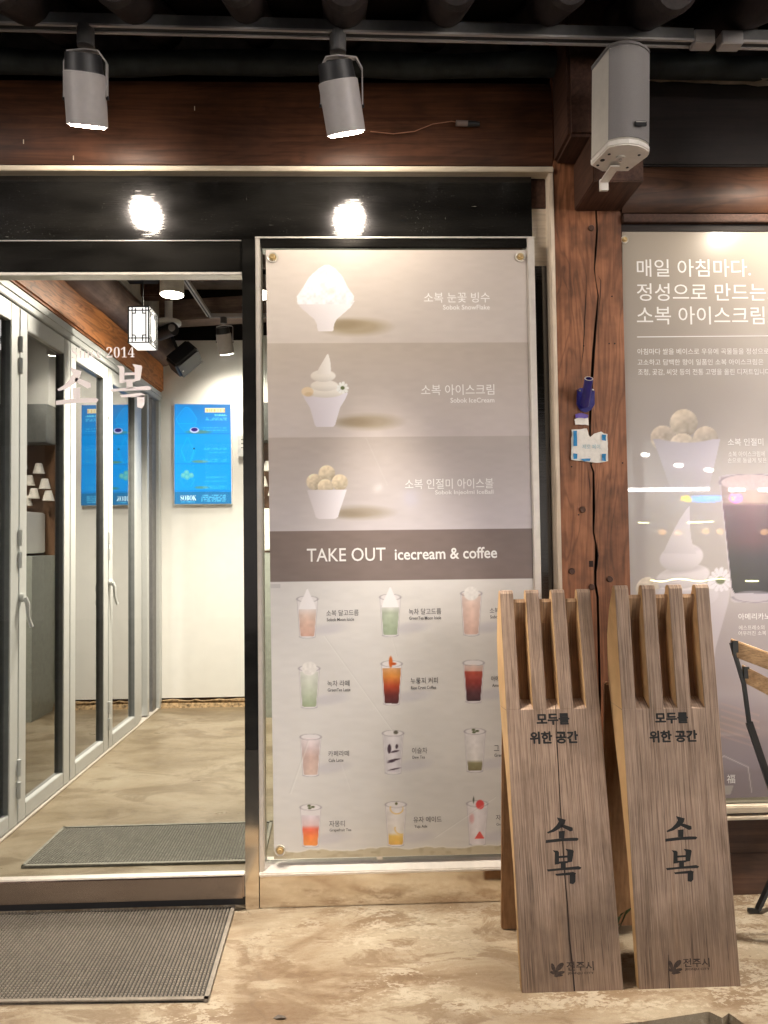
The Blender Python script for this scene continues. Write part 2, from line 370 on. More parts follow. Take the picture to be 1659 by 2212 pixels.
# soft 2-D painting for the printed pictures (colours 0..255)
def over(C,m,c):
    m=np.clip(m,0,1)[...,None]; C[:]=C*(1-m)+np.asarray(c,float)*m
def ell(x,y,cx,cy,rx,ry,soft=1.):
    d=np.sqrt(((x-cx)/rx)**2+((y-cy)/ry)**2); return np.clip((1-d)*min(rx,ry)/soft+.5,0,1)
def prof(x,y,xc,ys,hw,soft=.8):
    h=np.interp(y,ys,hw,left=-9,right=-9); xx=np.interp(y,ys,xc) if hasattr(xc,'__len__') else xc
    return np.clip((h-np.abs(x-xx))/soft+.5,0,1)*np.clip((y-ys[0])/soft+.5,0,1)*np.clip((ys[-1]-y)/soft+.5,0,1)
def shade(x,y,xc,hw,c0,c1):
    t=np.clip((x-xc)/max(hw,1)*.5+.5,0,1)[...,None]; return np.asarray(c0,float)*(1-t)+np.asarray(c1,float)*t
_g=rng.random((64,64))
def vn(x,y,s):
    a=x/s; b=y/s; i=np.floor(a).astype(int); j=np.floor(b).astype(int); fa=a-i; fb=b-j; fa=fa*fa*(3-2*fa); fb=fb*fb*(3-2*fb)
    g=lambda p,q:_g[p%64,q%64]
    return (g(i,j)*(1-fa)+g(i+1,j)*fa)*(1-fb)+(g(i,j+1)*(1-fa)+g(i+1,j+1)*fa)*fb
def ball(C,x,y,cx,cy,r,c=(203,188,165)):
    m=ell(x,y,cx,cy,r,r,1.2); d=((x-cx)*.5+(y-cy)*.8)/r
    t=np.clip(.5-d*.55,0,1)[...,None]; n=(vn(x,y,r*.22)-.5)[...,None]*26+(vn(x+9,y+5,r*.45)-.5)[...,None]*22
    c=np.asarray(c,float); over(C,m,(c*.80)*(1-t)+c*1.12*t+n)
def glass_pic(C,x,y,cx,yt,yb,stops,top=None,foam=None,k=1.):
    hw=lambda yy:(23-(yy-yt)/(yb-yt)*6)*k
    # soft cast shadow to the right
    over(C,ell(x,y,cx+42*k,yb-14*k-(x-cx)*.12,38*k,11*k,9)*.35,(176,172,186))
    g=prof(x,y,cx,[yt-6*k,yt,yb-3*k,yb],[12*k,23*k,17*k,15*k]); over(C,g*.55,(228,222,226))
    ys=[s[0] for s in stops]; ys=[yt+(yb-yt)*v for v in ys]; cs=np.array([s[1] for s in stops],float)
    body=prof(x,y,cx,[ys[0],yb-5*k,yb-3*k],[hw(ys[0])-2.2*k,hw(yb)-2*k,12*k])
    col=np.stack([np.interp(y,ys,cs[:,i]) for i in range(3)],-1)
    col=col+((vn(x,y,7*k)-.5)*16)[...,None]; col=col*(1.05-.13*np.abs((x-cx)/(20*k)))[...,None]
    over(C,body,col*.84+np.array((212,206,206))*.16)
    e=np.abs(np.abs(x-cx)-np.interp(y,[yt,yb],[22.3*k,16.6*k])); over(C,np.clip(1.1-e/1.1,0,1)*(y>yt-1)*(y<yb-2)*.45,(150,142,150))
    e=np.abs(np.sqrt(((x-cx)/(22.5*k))**2+((y-yt)/(6.5*k))**2)-1)*8*k; over(C,np.clip(1.2-e,0,1)*.5,(128,122,130))
    e=np.abs(np.sqrt(((x-cx)/(16*k))**2+((y-yb+3*k)/(4*k))**2)-1)*5*k; over(C,np.clip(1.2-e,0,1)*(y>yb-3*k)*.6,(150,146,156))
def daisy(C,x,y,cx,cy,r,n,c):
    a=np.arctan2(y-cy,x-cx); d=np.hypot(x-cx,y-cy); R_=r*(.72+.28*np.abs(np.cos(a*n/2))**.6+.06*np.sin(a*3))
    over(C,np.clip((R_-d)/1.2+.5,0,1),np.asarray(c,float)-np.clip(1-np.abs(np.cos(a*n/2))*2.6,0,1)[...,None]*34)
def bgmenu(x,y):
    C=np.zeros(x.shape+(3,)); s=np.clip((x-580)/570,0,1); yy=y+(x-585)*.0105*np.clip((y-540)/600,0,1.6)
    def band(y0,y1,a,b,c,d):
        m=((yy>=y0)&(yy<y1)); t=np.clip((yy-y0)/(y1-y0),0,1)
        v=(np.array(a)*(1-s[...,None])+np.array(b)*s[...,None])*(1-t[...,None])+(np.array(c)*(1-s[...,None])+np.array(d)*s[...,None])*t[...,None]
        C[m]=v[m]
    band(0,742,(196,184,172),(182,170,158),(206,196,188),(196,186,180))
    band(742,945,(188,176,164),(178,166,156),(202,192,188),(194,184,182))
    band(945,1148,(184,172,164),(176,166,162),(200,193,194),(198,190,195))
    band(1148,1257,(134,119,112),(122,108,104),(130,117,112),(126,112,108))
    band(1257,1805,(214,211,210),(216,212,208),(208,205,202),(206,203,198))
    band(1805,3000,(208,205,202),(206,203,198),(206,203,198),(204,200,194))
    C+=((vn(x,y*3,22)-.5)*5+(vn(x,y,90)-.5)*7)[...,None]
    return C
def menu(x,y):
    C=bgmenu(x,y)
    # shaved ice bowl
    over(C,ell(x,y,768,706,66,17,12)*.75,(158,142,114)); over(C,ell(x,y,740,700,40,10,8)*.5,(140,124,98))
    over(C,prof(x,y,703,[650,664,678,690,700,714,716],[63,54,38,24,19,17,14]),shade(x,y,703,60,(214,206,206),(238,234,238)))
    m=prof(x,y,[706,706,704,703,703,703],[572,580,598,620,640,657],[4,18,36,48,62,60])
    over(C,m,np.clip(232+(vn(x,y,5)-.5)*26+(vn(x,y,14)-.5)*20-(x-703)*.14,0,250)[...,None]*np.array([.985,.985,1.0]))
    over(C,ell(x,y,715,628,8,7,5)*.5,(206,204,196))
    # ice cream cup
    over(C,ell(x,y,795,911,62,15,12)*.75,(160,145,122)); over(C,ell(x,y,765,912,38,9,8)*.5,(142,126,102))
    over(C,prof(x,y,702,[848,862,880,900,918,922],[50,44,33,27,22,18]),shade(x,y,702,46,(206,198,204),(236,231,240)))
    for cx,cy,rx,ry in ((703,846,40,13),(701,833,30,12),(698,812,27,13)):
        over(C,ell(x,y,cx,cy,rx,ry,1.4),shade(x,y*0+y,cx,rx,(222,214,204),(243,238,232))-np.clip((y-cy)/ry,0,1)[...,None]*22)
    over(C,prof(x,y,[708,706,702,699],[765,778,795,808],[1.5,7,13,16]),shade(x,y,702,14,(224,216,208),(244,240,236)))
    over(C,ell(x,y,664,846,13,10,1.4),(221,200,168)); over(C,ell(x,y,667,852,9,5,3)*.5,(186,160,124))
    daisy(C,x,y,740,838,13.5,9,(242,242,240))
    over(C,ell(x,y,740,838,4.5,4,1.4),(92,104,60))
    # rice cake ball cup
    over(C,ell(x,y,778,1107,60,13,11)*.75,(160,147,128)); over(C,ell(x,y,752,1110,38,8,8)*.5,(140,126,106))
    for b in ((706,1023,18),(679,1041,17.5),(734,1042,17.5),(703,1052,17)): ball(C,x,y,*b,c=(222,206,180))
    over(C,prof(x,y,706,[1058,1080,1100,1117,1121],[43,36,29,24,18]),shade(x,y,706,42,(208,200,202),(236,231,238)))
    w=(212,186,170); 
    G=[(664,1294,1378,[(.25,(226,216,214)),(.42,(222,196,182)),(.6,(214,178,160)),(1,(206,160,142))],'cone'),
       (843,1290,1375,[(.2,(224,220,222)),(.4,(170,182,160)),(.7,(160,176,148)),(1,(150,168,138))],'cone'),
       (1018,1282,1373,[(.0,(226,206,196)),(.3,(222,190,176)),(1,(216,178,164))],'scoop'),
       (668,1444,1530,[(.08,(214,216,208)),(.5,(190,198,180)),(1,(150,166,130))],'scoop'),
       (846,1434,1523,[(.1,(206,150,96)),(.3,(214,128,44)),(.55,(170,52,22)),(.75,(90,24,20)),(1,(52,18,22))],'cand'),
       (1023,1432,1518,[(.05,(216,190,180)),(.2,(206,164,150)),(.22,(170,60,44)),(.5,(130,36,34)),(.75,(64,26,34)),(1,(40,22,30))],None),
       (671,1592,1677,[(.03,(222,212,214)),(.25,(208,190,192)),(.5,(194,164,154)),(1,(206,178,164))],None),
       (849,1584,1672,[(.05,(214,210,214)),(1,(206,202,208))],'dew'),
       (1026,1580,1668,[(.1,(222,218,218)),(.7,(220,216,212)),(.78,(130,124,84)),(1,(104,94,62))],'leaf'),
       (671,1744,1830,[(.2,(216,204,212)),(.45,(222,190,190)),(.55,(232,92,66)),(.75,(238,120,50)),(1,(238,142,60))],'leaf'),
       (855,1738,1828,[(.1,(222,218,218)),(.68,(220,214,206)),(.76,(226,184,84)),(1,(220,160,50))],'yuja'),
       (1031,1736,1826,[(.1,(224,218,220)),(1,(220,212,214))],'berry')]
    for cx,yt,yb,st,ex in G:
        glass_pic(C,x,y,cx,yt,yb,st)
        if ex=='cone': over(C,prof(x,y,cx,[yt-22,yt-8,yt+6,yt+22],[1,7,14,19],1.5),(236,232,234))
        if ex=='scoop':
            over(C,ell(x,y,cx,yt,16,15,2),np.clip(228+(vn(x,y,5)-.5)*22,0,245)[...,None]*np.array([1,.985,.97]))
        if ex=='cand':
            over(C,ell(x,y,cx-2,yt-4,4,12,2),(206,104,40)); over(C,ell(x,y,cx+4,yt,6,3,2),(196,90,40))
        if ex=='leaf':
            for a in (0,2,4): over(C,ell(x,y,cx+5*math.cos(a),yt-1+3*math.sin(a),4,2.3,1.2),(84,92,58))
        if ex=='dew':
            for a,b,c_,d in ((-8,32,4,10),(4,40,9,2.2),(8,30,3,5),(2,58,13,2.2),(-4,61,8,1.6),(3,78,12,1.6)):
                over(C,ell(x,y+(x-cx)*.2,cx+a,yt+b,c_,d,1.2),(70,54,66))
            over(C,ell(x,y,cx+6,yt-2,5,4,2),(96,92,80))
        if ex=='yuja':
            for a,b in ((2,8),(12,52)):
                e=np.abs(np.sqrt(((x-cx-a)/14)**2+((y-yt-b)/12)**2)-1)*10; over(C,np.clip(1.6-e,0,1)*(x<cx+16)*(y>yt+b-4)*.8,(226,190,110))
            over(C,ell(x,y,cx+1,yt-2,3,3,1.2),(96,96,60))
        if ex=='berry':
            over(C,ell(x,y,cx+6,yt+2,9,10,2),(222,84,84)); over(C,prof(x,y,cx+5,[yt+60,yt+76],[1,11]),(220,92,86))
            over(C,ell(x,y,cx-12,yt+32,5,10,4)*.6,(216,150,150)); over(C,ell(x,y,cx-8,yt-8,1.5,7,1),(60,66,48))
    # creases
    def crease(x0,y0,x1,y1,w,a):
        L=math.hypot(x1-x0,y1-y0); u=((x-x0)*(x1-x0)+(y-y0)*(y1-y0))/L; d=((x-x0)*(y1-y0)-(y-y0)*(x1-x0))/L
        over(C,np.clip(1-np.abs(d)/w,0,1)*((u>0)&(u<L))*a,(236,236,232)); over(C,np.clip(1-np.abs(d-w*1.3)/w,0,1)*((u>0)&(u<L))*a*.6,(176,174,170))
    crease(700,1374,848,1580,1.4,.5); crease(846,1376,858,1420,1.2,.35); crease(628,1715,668,1600,2.2,.35); crease(940,1810,1072,1722,1.5,.4)
    crease(738,1650,758,1710,1.3,.25); crease(790,945,838,1050,.8,.25)
    # worn bottom rim where the print has come off
    edge=1838+(vn(x,y*0,40)-.5)*8+(vn(x+60,y*0+5,9)-.5)*4-(x-592)*.022
    over(C,np.clip((y-edge)/2.5,0,1)*.8,(184,172,142)); over(C,np.clip((y-edge)/1.,0,1)*np.clip((vn(x*.6,y,7)-.6)*3,0,1)*.35,(140,126,102))
    over(C,np.clip(1.5-np.abs(y-edge),0,1)*.7,(224,220,208))
    tape=((x>585)&(x<606)&(y>1262)&(y<1270)); over(C,tape*.5,(176,174,176))
    return C
def icebg(x,y):
    t=np.clip((y-500)/1230,0,1)[...,None]; s=np.clip((x-1345)/320,0,1)[...,None]
    C=(np.array((162,152,138))*(1-s)+np.array((180,168,154))*s)*(1-t)+(np.array((160,153,160))*(1-s)+np.array((166,157,166))*s)*t
    C=C+((vn(x,y,60)-.5)*7)[...,None]; 
    m=np.clip((y-1500)/60,0,1)*.6; over(C,m,(122,110,112)); return C
def ice(x,y):
    C=icebg(x,y)
    # cup of balls, fading downwards
    cup=prof(x,y,[1483,1486,1489,1490],[948,985,1040,1068],[73,62,46,38],1.5)*np.clip((1074-y)/70,0,1)
    for b in ((1432,946,27),(1524,948,27)): ball(C,x,y,*b,c=(196,182,166))
    ball(C,x,y,1477,914,30,c=(204,190,172)); ball(C,x,y,1474,964,28,c=(204,190,172))
    over(C,cup*np.clip((y-955+((x-1483)/73)**2*12)/2,0,1),shade(x,y,1483,70,(176,168,176),(196,188,200)))
    # big soft serve
    sw=[([1488,1484,1476,1470,1467],[1093,1110,1140,1165,1186],[2,8,15,20,23]),
        ([1472,1472,1472,1473,1474],[1172,1188,1205,1220,1232],[22,42,48,44,28]),
        ([1474,1474,1474,1474],[1222,1236,1252,1266],[40,54,58,40]),
        ([1486,1486,1486,1486],[1250,1268,1290,1300],[52,62,64,50])]
    def sw_(m,y0,y1): 
        t=np.clip((y-y0)/(y1-y0),0,1)[...,None]; over(C,m,shade(x,y,1474,60,(184,176,184),(210,202,207))+6-t**3*34)
    tl=lambda k:y-(x-1474)*k
    sw_(ell(x,y,1486,1284,66,30,2),1256,1310)
    sw_(ell(x,tl(-.14),1475,1246,58,26,2),1222,1274)
    over(C,ell(x,tl(-.14),1478,1230,44,8,6)*.45,(150,140,148))
    sw_(ell(x,tl(-.10),1472,1204,47,30,2),1176,1236)
    over(C,ell(x,tl(-.16),1490,1190,30,5,5)*.25,(158,150,158))
    sw_(prof(x,y,[1489,1485,1479,1474,1470,1468,1468],[1094,1104,1122,1142,1162,1182,1196],[1,5,11,17,23,30,36],1.5),1094,1240)
    ball(C,x,y,1399,1272,25,c=(196,184,170))
    over(C,prof(x,y,1486,[1272,1300,1400,1520],[92,88,60,44],2)*np.clip((y-1274-((x-1486)/92)**2*-14)/2,0,1)*.8,shade(x,y,1486,80,(170,162,170),(196,188,196)))
    daisy(C,x,y,1556,1253,27,13,(216,210,218))
    over(C,ell(x,y,1556,1254,10,8,2),(104,108,78))
    # tall coffee glass
    over(C,prof(x,y,1623,[1024,1030,1275,1298,1302],[50,70,45,44,34],1.2)*.75,(190,180,190))
    g=prof(x,y,1623,[1030,1060,1270,1282],[66,65,42,36],1.2)
    ys=[1030,1085,1093,1130,1170,1210,1280]; cs=np.array([(190,168,166),(186,160,150),(104,60,66),(82,40,50),(76,34,44),(36,24,36),(24,20,30)],float)
    over(C,g,np.stack([np.interp(y,ys,cs[:,i]) for i in range(3)],-1)*(1.06-.25*np.abs((x-1628)/66)[...,None]))
    over(C,ell(x,y,1623,1042,66,17,1.5),np.clip(1+(vn(x,y,4)-.5)*.08,0,2)[...,None]*np.array((196,176,178)))
    e=np.abs(np.sqrt(((x-1623)/68)**2+((y-1042)/18)**2)-1)*20; over(C,np.clip(1.3-e,0,1)*(y<1046)*.7,(110,96,104))
    over(C,ell(x,y,1628,1286,44,10,2)*.55,(176,170,180)); e=np.abs(np.sqrt(((x-1628)/46)**2+((y-1288)/13)**2)-1)*14; over(C,np.clip(1.5-e,0,1)*(y>1288)*.6,(110,104,116))
    # line drawn house
    for (x0,y0,x1,y1) in ((1540,1648,1564,1633),(1564,1633,1616,1657),(1616,1657,1624,1713)):
        L=math.hypot(x1-x0,y1-y0); u=((x-x0)*(x1-x0)+(y-y0)*(y1-y0))/L; d=((x-x0)*(y1-y0)-(y-y0)*(x1-x0))/L
        over(C,np.clip(1.6-np.abs(d),0,1)*((u>0)&(u<L))*.6,(214,206,200))
    over(C,prof(x,y,1571,[1696,1716],[14,7])*.6,(200,196,186))
    for k in range(6): over(C,np.clip(1-np.abs(y-(1520+k*14)-(x-1560)*.32)/3.4,0,1)*((x>1556)&(x<1640)&(y>1500))*.35,(190,158,146))
    return C
def screen(x,y):
    C=np.zeros(x.shape+(3,)); C[:]=(0,146,226)
    t=np.clip((y-873)/215,0,1)[...,None]; C[:]=np.array((30,118,186))*(1-np.clip(t*3,0,1))+np.array((0,150,232))*np.clip(t*3,0,1)
    def ln(m,c=(20,190,255),a=.8): over(C,m*a,c)
    for yy in (937,1002,1060): over(C,np.clip(1-np.abs(y-yy)/1.2,0,1)*.7,(0,104,180))
    over(C,(y>1062)*1.,(30,118,168))
    def out(m,a=.9): ln(np.clip(1-np.abs(m-.5)*2.2,0,1),a=a)
    out(prof(x,y,403,[880,892,905,915],[3,14,22,18],2.)); out(prof(x,y,405,[915,925,934],[20,12,5],2.)); over(C,prof(x,y,405,[880,905,934],[6,20,5],6)*.35,(0,160,246))
    over(C,ell(x,y,428,933,26,4,3)*.8,(96,130,110)); over(C,ell(x,y,420,929,10,6,1),(190,200,240)); over(C,ell(x,y,420,928,7,4,1),(40,20,110))
    out(prof(x,y,405,[945,960,972,998],[1,7,14,5],2.)); out(prof(x,y,407,[972,985,998],[16,10,5],2.)); over(C,ell(x,y,432,997,18,3,2)*.8,(110,140,110)); over(C,ell(x,y,419,969,2,2,1),(20,60,70))
    for b in ((403,1021),(396,1027),(413,1027),(404,1031)): over(C,ell(x,y,b[0],b[1],6,6,1),(70,170,190)); over(C,ell(x,y,b[0],b[1]-1,4,4,2)*.6,(120,200,190))
    out(prof(x,y,405,[1034,1044,1052],[16,11,7],2.)); over(C,ell(x,y,436,1053,16,3,2)*.8,(96,140,120))
    tag_=((x>443)&(x<486)&(y>881)&(y<891)); over(C,tag_*1.,(250,226,176)); over(C,tag_*((y>884)&(y<889))*(vn(x*1.,y*0,2.2)>.5)*.7,(214,160,90))
    def blur_text(x0,x1,y0,y1,a=.6): over(C,((x>x0)&(x<x1)&(y>y0)&(y<y1))*(vn(x,y,1.7)>.42)*a,(110,214,255))
    blur_text(462,490,895,899,.9); blur_text(444,490,902,908); 
    for y0 in (923,928,991,995,1049,1053): blur_text(438 if y0>940 else 436,490,y0,y0+2.4,.45)
    blur_text(440,490,967,972,.4); blur_text(452,490,976,979,.35); blur_text(444,490,1029,1033,.4); blur_text(440,490,1038,1041,.3)
    for k in range(4): blur_text(435,488,1069+k*4,1071+k*4,.8)
    blur_text(391,421,1083,1085,.8)
    return C
POW_SPOT=350; POW_IN=250; POW_WALL=26
SHOPW=emis('lit shop window',(1.,.90,.84),.14)
FILLB=emis('added fill window',(1.,.91,.84),3)  # bright panes outside the mirrored view, added as fill light
FILLU=emis('added upper fill window',(1.,.91,.84),10)  # upper panes added as fill light for the facade
TUBE=emis('fluorescent tube',(1.,.95,.90),60)
DOWN=emis('opposite spotlight',(1.,.93,.82),40)

FX=lambda Y:(lambda px,py:U(px,py,Y=Y))
PX=lambda x,y,Y=0:U(x,y,Y=Y)
# ================================================================ ground
def poly_slab(name,out,z0,z1,mat):
    mb=MB(); mb.prism([(x,y,z0) for x,y in out],(0,0,z1-z0)); return mb.build(name,mat)
struct(poly_slab('pavement',[(-4,-.83),(-1.2,-.84),(.2,-.79),(.62,-.752),(.80,-.735),(1.005,-.70),(1.03,-.73),(1.06,-.71),(1.12,-.86),(2.2,-.95),(4,-1.0),(4,.02),(-4,.02)],-.16,0,M['fl_out']))
struct(poly_slab('street',[(-30,-30),(30,-30),(30,-.3),(-30,-.3)],-.30,-.15,M['asphalt']))
struct(poly_slab('floor',[(-4.2,.021),(2.8,.021),(2.8,3.6),(-4.2,3.6)],-.16,-.0005,M['fl_in']))
# raised stone edge chips right of the slab
for i,(x,y,r) in enumerate(((1.085,-.78,.05),(1.17,-.80,.06),(1.13,-.71,.04))):
    mb=MB(); pts=[(x+r*random.uniform(.7,1.1)*math.cos(a),y+r*random.uniform(.6,1)*math.sin(a),-.155) for a in [k*math.pi/3.5 for k in range(7)]]
    mb.prism(pts,(0,0,.13+.012*i)); tag(mb.build('broken_stone',M['fl_out'],bevel=.006),['small rough stone wedged beside the broken pavement corner','larger rough stone at the broken pavement corner','stone nearest the wooden sign at the broken pavement corner'][i],'stone','stones at the pavement corner')

# ================================================================ facade
XL=-3.2; XR=4.0
# rafters
for i,x in enumerate((-1.45,-1.10,-.742,-.365,-.03,.318,.674,1.01,1.37,1.72,2.1)):
    r=.072+.006*((i*5)%3-1)
    mb=MB(); p0=Vector((x,-.66,3.125)); p1=Vector((x-.015,.12,3.49)); d=(p1-p0).normalized()
    mb.cyl(p0-d*.02,p0,r*.82,r,20); mb.cyl(p0,p1,r,r*1.02,20)
    o=mb.build('rafter',M['rafter'],smooth=True)
    tag(o,['round rafter','round rafter'][0]+' under the eave, %s'%['leftmost outside the picture edge','second above the left spotlight side','above the left spotlight','between the two spotlights','just left of the tilted spotlight','just right of the tilted spotlight','above the end of the brown beam','above the left side of the white speaker','above the right end of the light track','beyond the right picture edge','far right beyond the picture edge'][i],'rafter','round rafters under the eave')
mb=MB(); mb.prism([(XL,-.75,3.20),(XL,.3,3.60),(XL,.3,3.66),(XL,-.75,3.26)],(XR-XL,0,0)); tag(mb.build('eave_roof',M['beam_dark']),'dark boarded eave lying on the round rafters','roof')
# plaster infill between the rafters above the purlin
mb=MB(); mb.box(XL,XR,.0,.04,3.31,3.56); tag(mb.build('plaster_infill',plain('old plaster',(.20,.17,.14),.9,var=.5,nscale=9)),'dim old plaster between the rafter feet above the purlin','wall')
mb=MB()
n_=40
pts=[(XL+(XR-XL)*k/n_,-.055+.004*math.sin(k*1.7),3.266+.006*math.sin(k*.9)) for k in range(n_+1)]
mb.tube(pts,[.046+.003*math.sin(k*2.1) for k in range(n_+1)],16); tag(mb.build('purlin',M['purlin'],smooth=True),'long grey round purlin under the rafter feet','beam')
t=thing('timber_beam','broad reddish brown timber beam above the shop door','beam',(-.3,0,3.0))  # one even wood tone from bottom to top
mb=MB()
prf=[(.03,2.872),(-.012,2.885),(-.03,2.93),(-.036,3.05),(-.03,3.17),(-.008,3.222),(.03,3.235),(.20,3.235),(.20,2.872)]
mb.prism([(XL,y,z) for y,z in prf],(.782-XL,0,0)); mb.build('beam_body',M['beam'],t,smooth=True)
mb=MB(); mb.box(XL,.782,-.035,.03,2.850,2.870); mb.build('trim_strip',M['cream'],t,bevel=.003)
for k,(x,y,a) in enumerate(((50,305,.2),(158,340,-.1),(420,233,-.3))):
    p=U(x,y,Y=-.04); mb=MB(); mb.box(p[0]-.0012,p[0]+.0012,-.0385,-.0355,p[2]-.008,p[2]+.008); mb.build('paint_fleck',M['cream'],t)
# loose wire with bulb socket on the beam
t=thing('wire_socket','thin loose wire ending in a small black bulb socket on the brown beam','wire',U(1010,268,Y=-.06))
mb=MB(); mb.tube([U(x,y,Y=-.05) for x,y in ((790,257),(830,258),(800,284),(850,289),(895,284),(935,268),(975,262),(1000,266))][2:],.0016,6); mb.build('wire',plain('copper wire',(.35,.16,.09),.5),t)
a=U(985,266,Y=-.062); b=U(1010,267,Y=-.062); c=U(1036,268,Y=-.062)
mb=MB(); mb.cyl(a,b,.011,n=14); mb.build('collar',plain('dirty plastic',(.20,.15,.13),.5),t,smooth=True)
mb=MB(); mb.cyl(b,c,.012,.009,n=14); mb.build('socket',M['black'],t,smooth=True)

# header panel
mb=MB(); mb.box(XL,.702,.012,.03,2.587,2.850); tag(mb.build('header_panel',M['mirror']),'scratched black mirror steel panel above the door reflecting two lamps','panel')
# recessed dark panel between window frame and column
t=thing('side_panel','narrow black mirror panel between poster window and timber column','panel',(.74,.05,0))
mb=MB(); mb.box(.700,.780,.05,.06,.0,2.60); mb.build('dark_face',M['mirror2'],t)
mb=MB(); mb.box(.704,.775,.04,.052,2.50,2.735); mb.build('cream_block',M['cream'],t,bevel=.004)
mb=MB(); mb.box(.700,.780,.035,.055,2.735,2.85); mb.build('top_block',M['corbel'],t)
mb=MB(); mb.box(.7655,.784,-.022,.05,0,2.872); tag(mb.build('batten',M['creamz'],bevel=.003),'cream painted upright batten along the left side of the timber column','batten')

# ================================================================ shop door (left)
t=thing('shop_door','glass shop door with dark steel frame and white lettering on the glass','door',(-.9,0,0))
DX0=-3.1
mb=MB(); mb.box(DX0,-.452,-.004,.06,2.462,2.583); mb.build('header_rail',M['mirror2'],t,bevel=.003)
mb=MB(); mb.box(DX0,-.455,-.008,.05,2.446,2.458); mb.box(DX0,-.455,-.009,-.005,2.580,2.586); mb.build('lit_edge',M['alu'],t,bevel=.002)  # pale strips stand in for light catching the steel corners
mb=MB(); mb.box(-.455,-.403,-.014,.08,0,2.587); mb.build('mullion',M['mull'],t,bevel=.003)
mb=MB(); mb.box(DX0,-.458,-.030,.002,.046,.134); mb.build('threshold',M['thresh'],t,bevel=.006)
mb=MB(); mb.box(DX0,-.458,-.034,.002,.134,.1405); mb.build('sill_edge',M['alu'],t,bevel=.003)
mb=MB(); mb.box(DX0,-.458,.0,.08,0,.044); mb.build('sill_foot',M['black'],t)
mb=MB(); mb.box(DX0,-.457,-.008,-.003,.140,2.448); mb.build('glass_pane',M['glass'],t)
mp=FX(-.0088)
_a,_f=None,None
text('\U0001D412\U0001D422\U0001D427\U0001D41C\U0001D41E',155,774,220,773,23,mp,M['vinyl'],t,off=-.012)
text('\U0001D7D0\U0001D7CE\U0001D7CF\U0001D7D2',230,773,291,772,23,mp,M['vinyl'],t,off=-.008)
def glyph(poly,x0,y0,x1,y1,mp,mat,t,nrm=(0,-1,0),lift=.001,sl=-.02):
    xs=[p[0] for q in poly for p in q]; ys=[p[1] for q in poly for p in q]; a0,a1,b0,b1=min(xs),max(xs),min(ys),max(ys)
    return shape(poly,mp,mat,t,'lettering',nrm,lift,lambda u,v:(x0+(u-a0)/(a1-a0)*(x1-x0),y0+(v-b0)/(b1-b0)*(y1-y0)+sl*(u-a0)/(a1-a0)*(x1-x0)))
glyph(SO,121,794,213,875,mp,M['vinyl'],t,sl=0); glyph(BOK,237,786,328,882,mp,M['vinyl'],t,sl=0)

# ================================================================ poster window (middle)
t=thing('poster_window','tall steel framed shop window that carries the menu poster','window',(.15,0,0))
mb=MB(); mb.box(-.402,-.383,-.022,.06,.12,2.592); mb.box(.672,.702,-.022,.06,.12,2.592); mb.build('side_frame',M['alu'],t,bevel=.004)
mb=MB(); mb.box(-.383,.672,-.020,.05,2.548,2.590); mb.build('top_frame',M['mirror2'],t,bevel=.004)
mb=MB(); mb.box(-.402,.702,-.024,-.018,2.586,2.592); mb.build('top_edge',M['alu'],t)
mb=MB(); mb.prism([(-.402,-.026,.124),(-.402,-.026,.135),(-.402,-.002,.165),(-.402,.06,.165),(-.402,.06,.124)],(1.104,0,0)); mb.build('bottom_frame',M['alu'],t,bevel=.003)
mb=MB(); mb.box(-.402,.766,-.010,.05,.0,.1225); mb.build('plinth_panel',M['sill'],t,bevel=.002)
mb=MB(); mb.box(-.455,-.404,-.0185,-.0155,.0,.60); mb.build('joint_cover',M['sill'],t)
mb=MB(); mb.box(-.383,.672,.020,.026,.165,2.548); mb.build('glass_pane',M['glassw'],t)
mb=MB(); p=U(820,1850,Y=-.01); mb.box(p[0]-.012,p[0]+.012,-.012,.015,p[2]-.012,p[2]+.010); mb.build('glass_clip',M['alu'],t,bevel=.002)
struct(MB().box(-3.2,.78,-.006,.10,-.0005,.012).build('kerb_strip',M['fl_out'],bevel=.003))

# ---- menu poster
YP=-.012
mp=FX(YP)
mv=vcol('printed menu poster',.30,.6,coatr=.06,wav=.12)
t=thing('menu_poster','tall menu poster with three ice cream dishes above twelve drinks in glasses','poster',(.15,YP,1.3))
paint_sheet('sheet',((574,540),(1142,540),(1161,1842),(592,1856)),mp,menu,1.5,mv,t,amp=.00012)
TL=FX(YP-.0002)
def tw(s,x0,y1,x1,h,mat='txw',off=0.,sl=-.012): text(s,x0,y1,x1,y1+sl*(x1-x0),h,TL,M[mat],t,off,lift=.0006)
tw('소복 눈꽃 빙수',916,654,1058,22,off=.004,sl=-.004); tw('Sobok SnowFlake',957,669,1058,10.5,off=.012,sl=-.002)
tw('소복 아이스크림',910,854,1068,23,off=.004,sl=-.008); tw('Sobok IceCream',973,870,1068,10.5,off=.012,sl=-.006)
tw('소복 인절미 아이스볼',875,1057,1066,22,off=.004); tw('Sobok Injeolmi IceBall',940,1071,1066,12,off=.012)
tw('TAKE OUT',663,1214,833,29,off=.006,sl=-.016); tw('icecream & coffee',853,1210,1074,25,off=.016,sl=-.02)
for s,x0,x1,y1,h in (('소복 달고드름',705,775,1331,13),('녹차 달고드름',883,953,1328,13),('소복',1058,1078,1325,12),
    ('녹차 라떼',707,755,1483,13),('누룽지 커피',887,946,1477,13),('아메리카노',1061,1106,1472,12),('카페라떼',709,754,1634,12),('이슬차',890,923,1628,13),('그',1067,1078,1622,12),
    ('자몽티',711,745,1786,13),('유자 에이드',893,954,1777,13),('자',1071,1082,1772,12)):
    tw(s,x0,y1,x1,h,'txd',.004,sl=-.02)
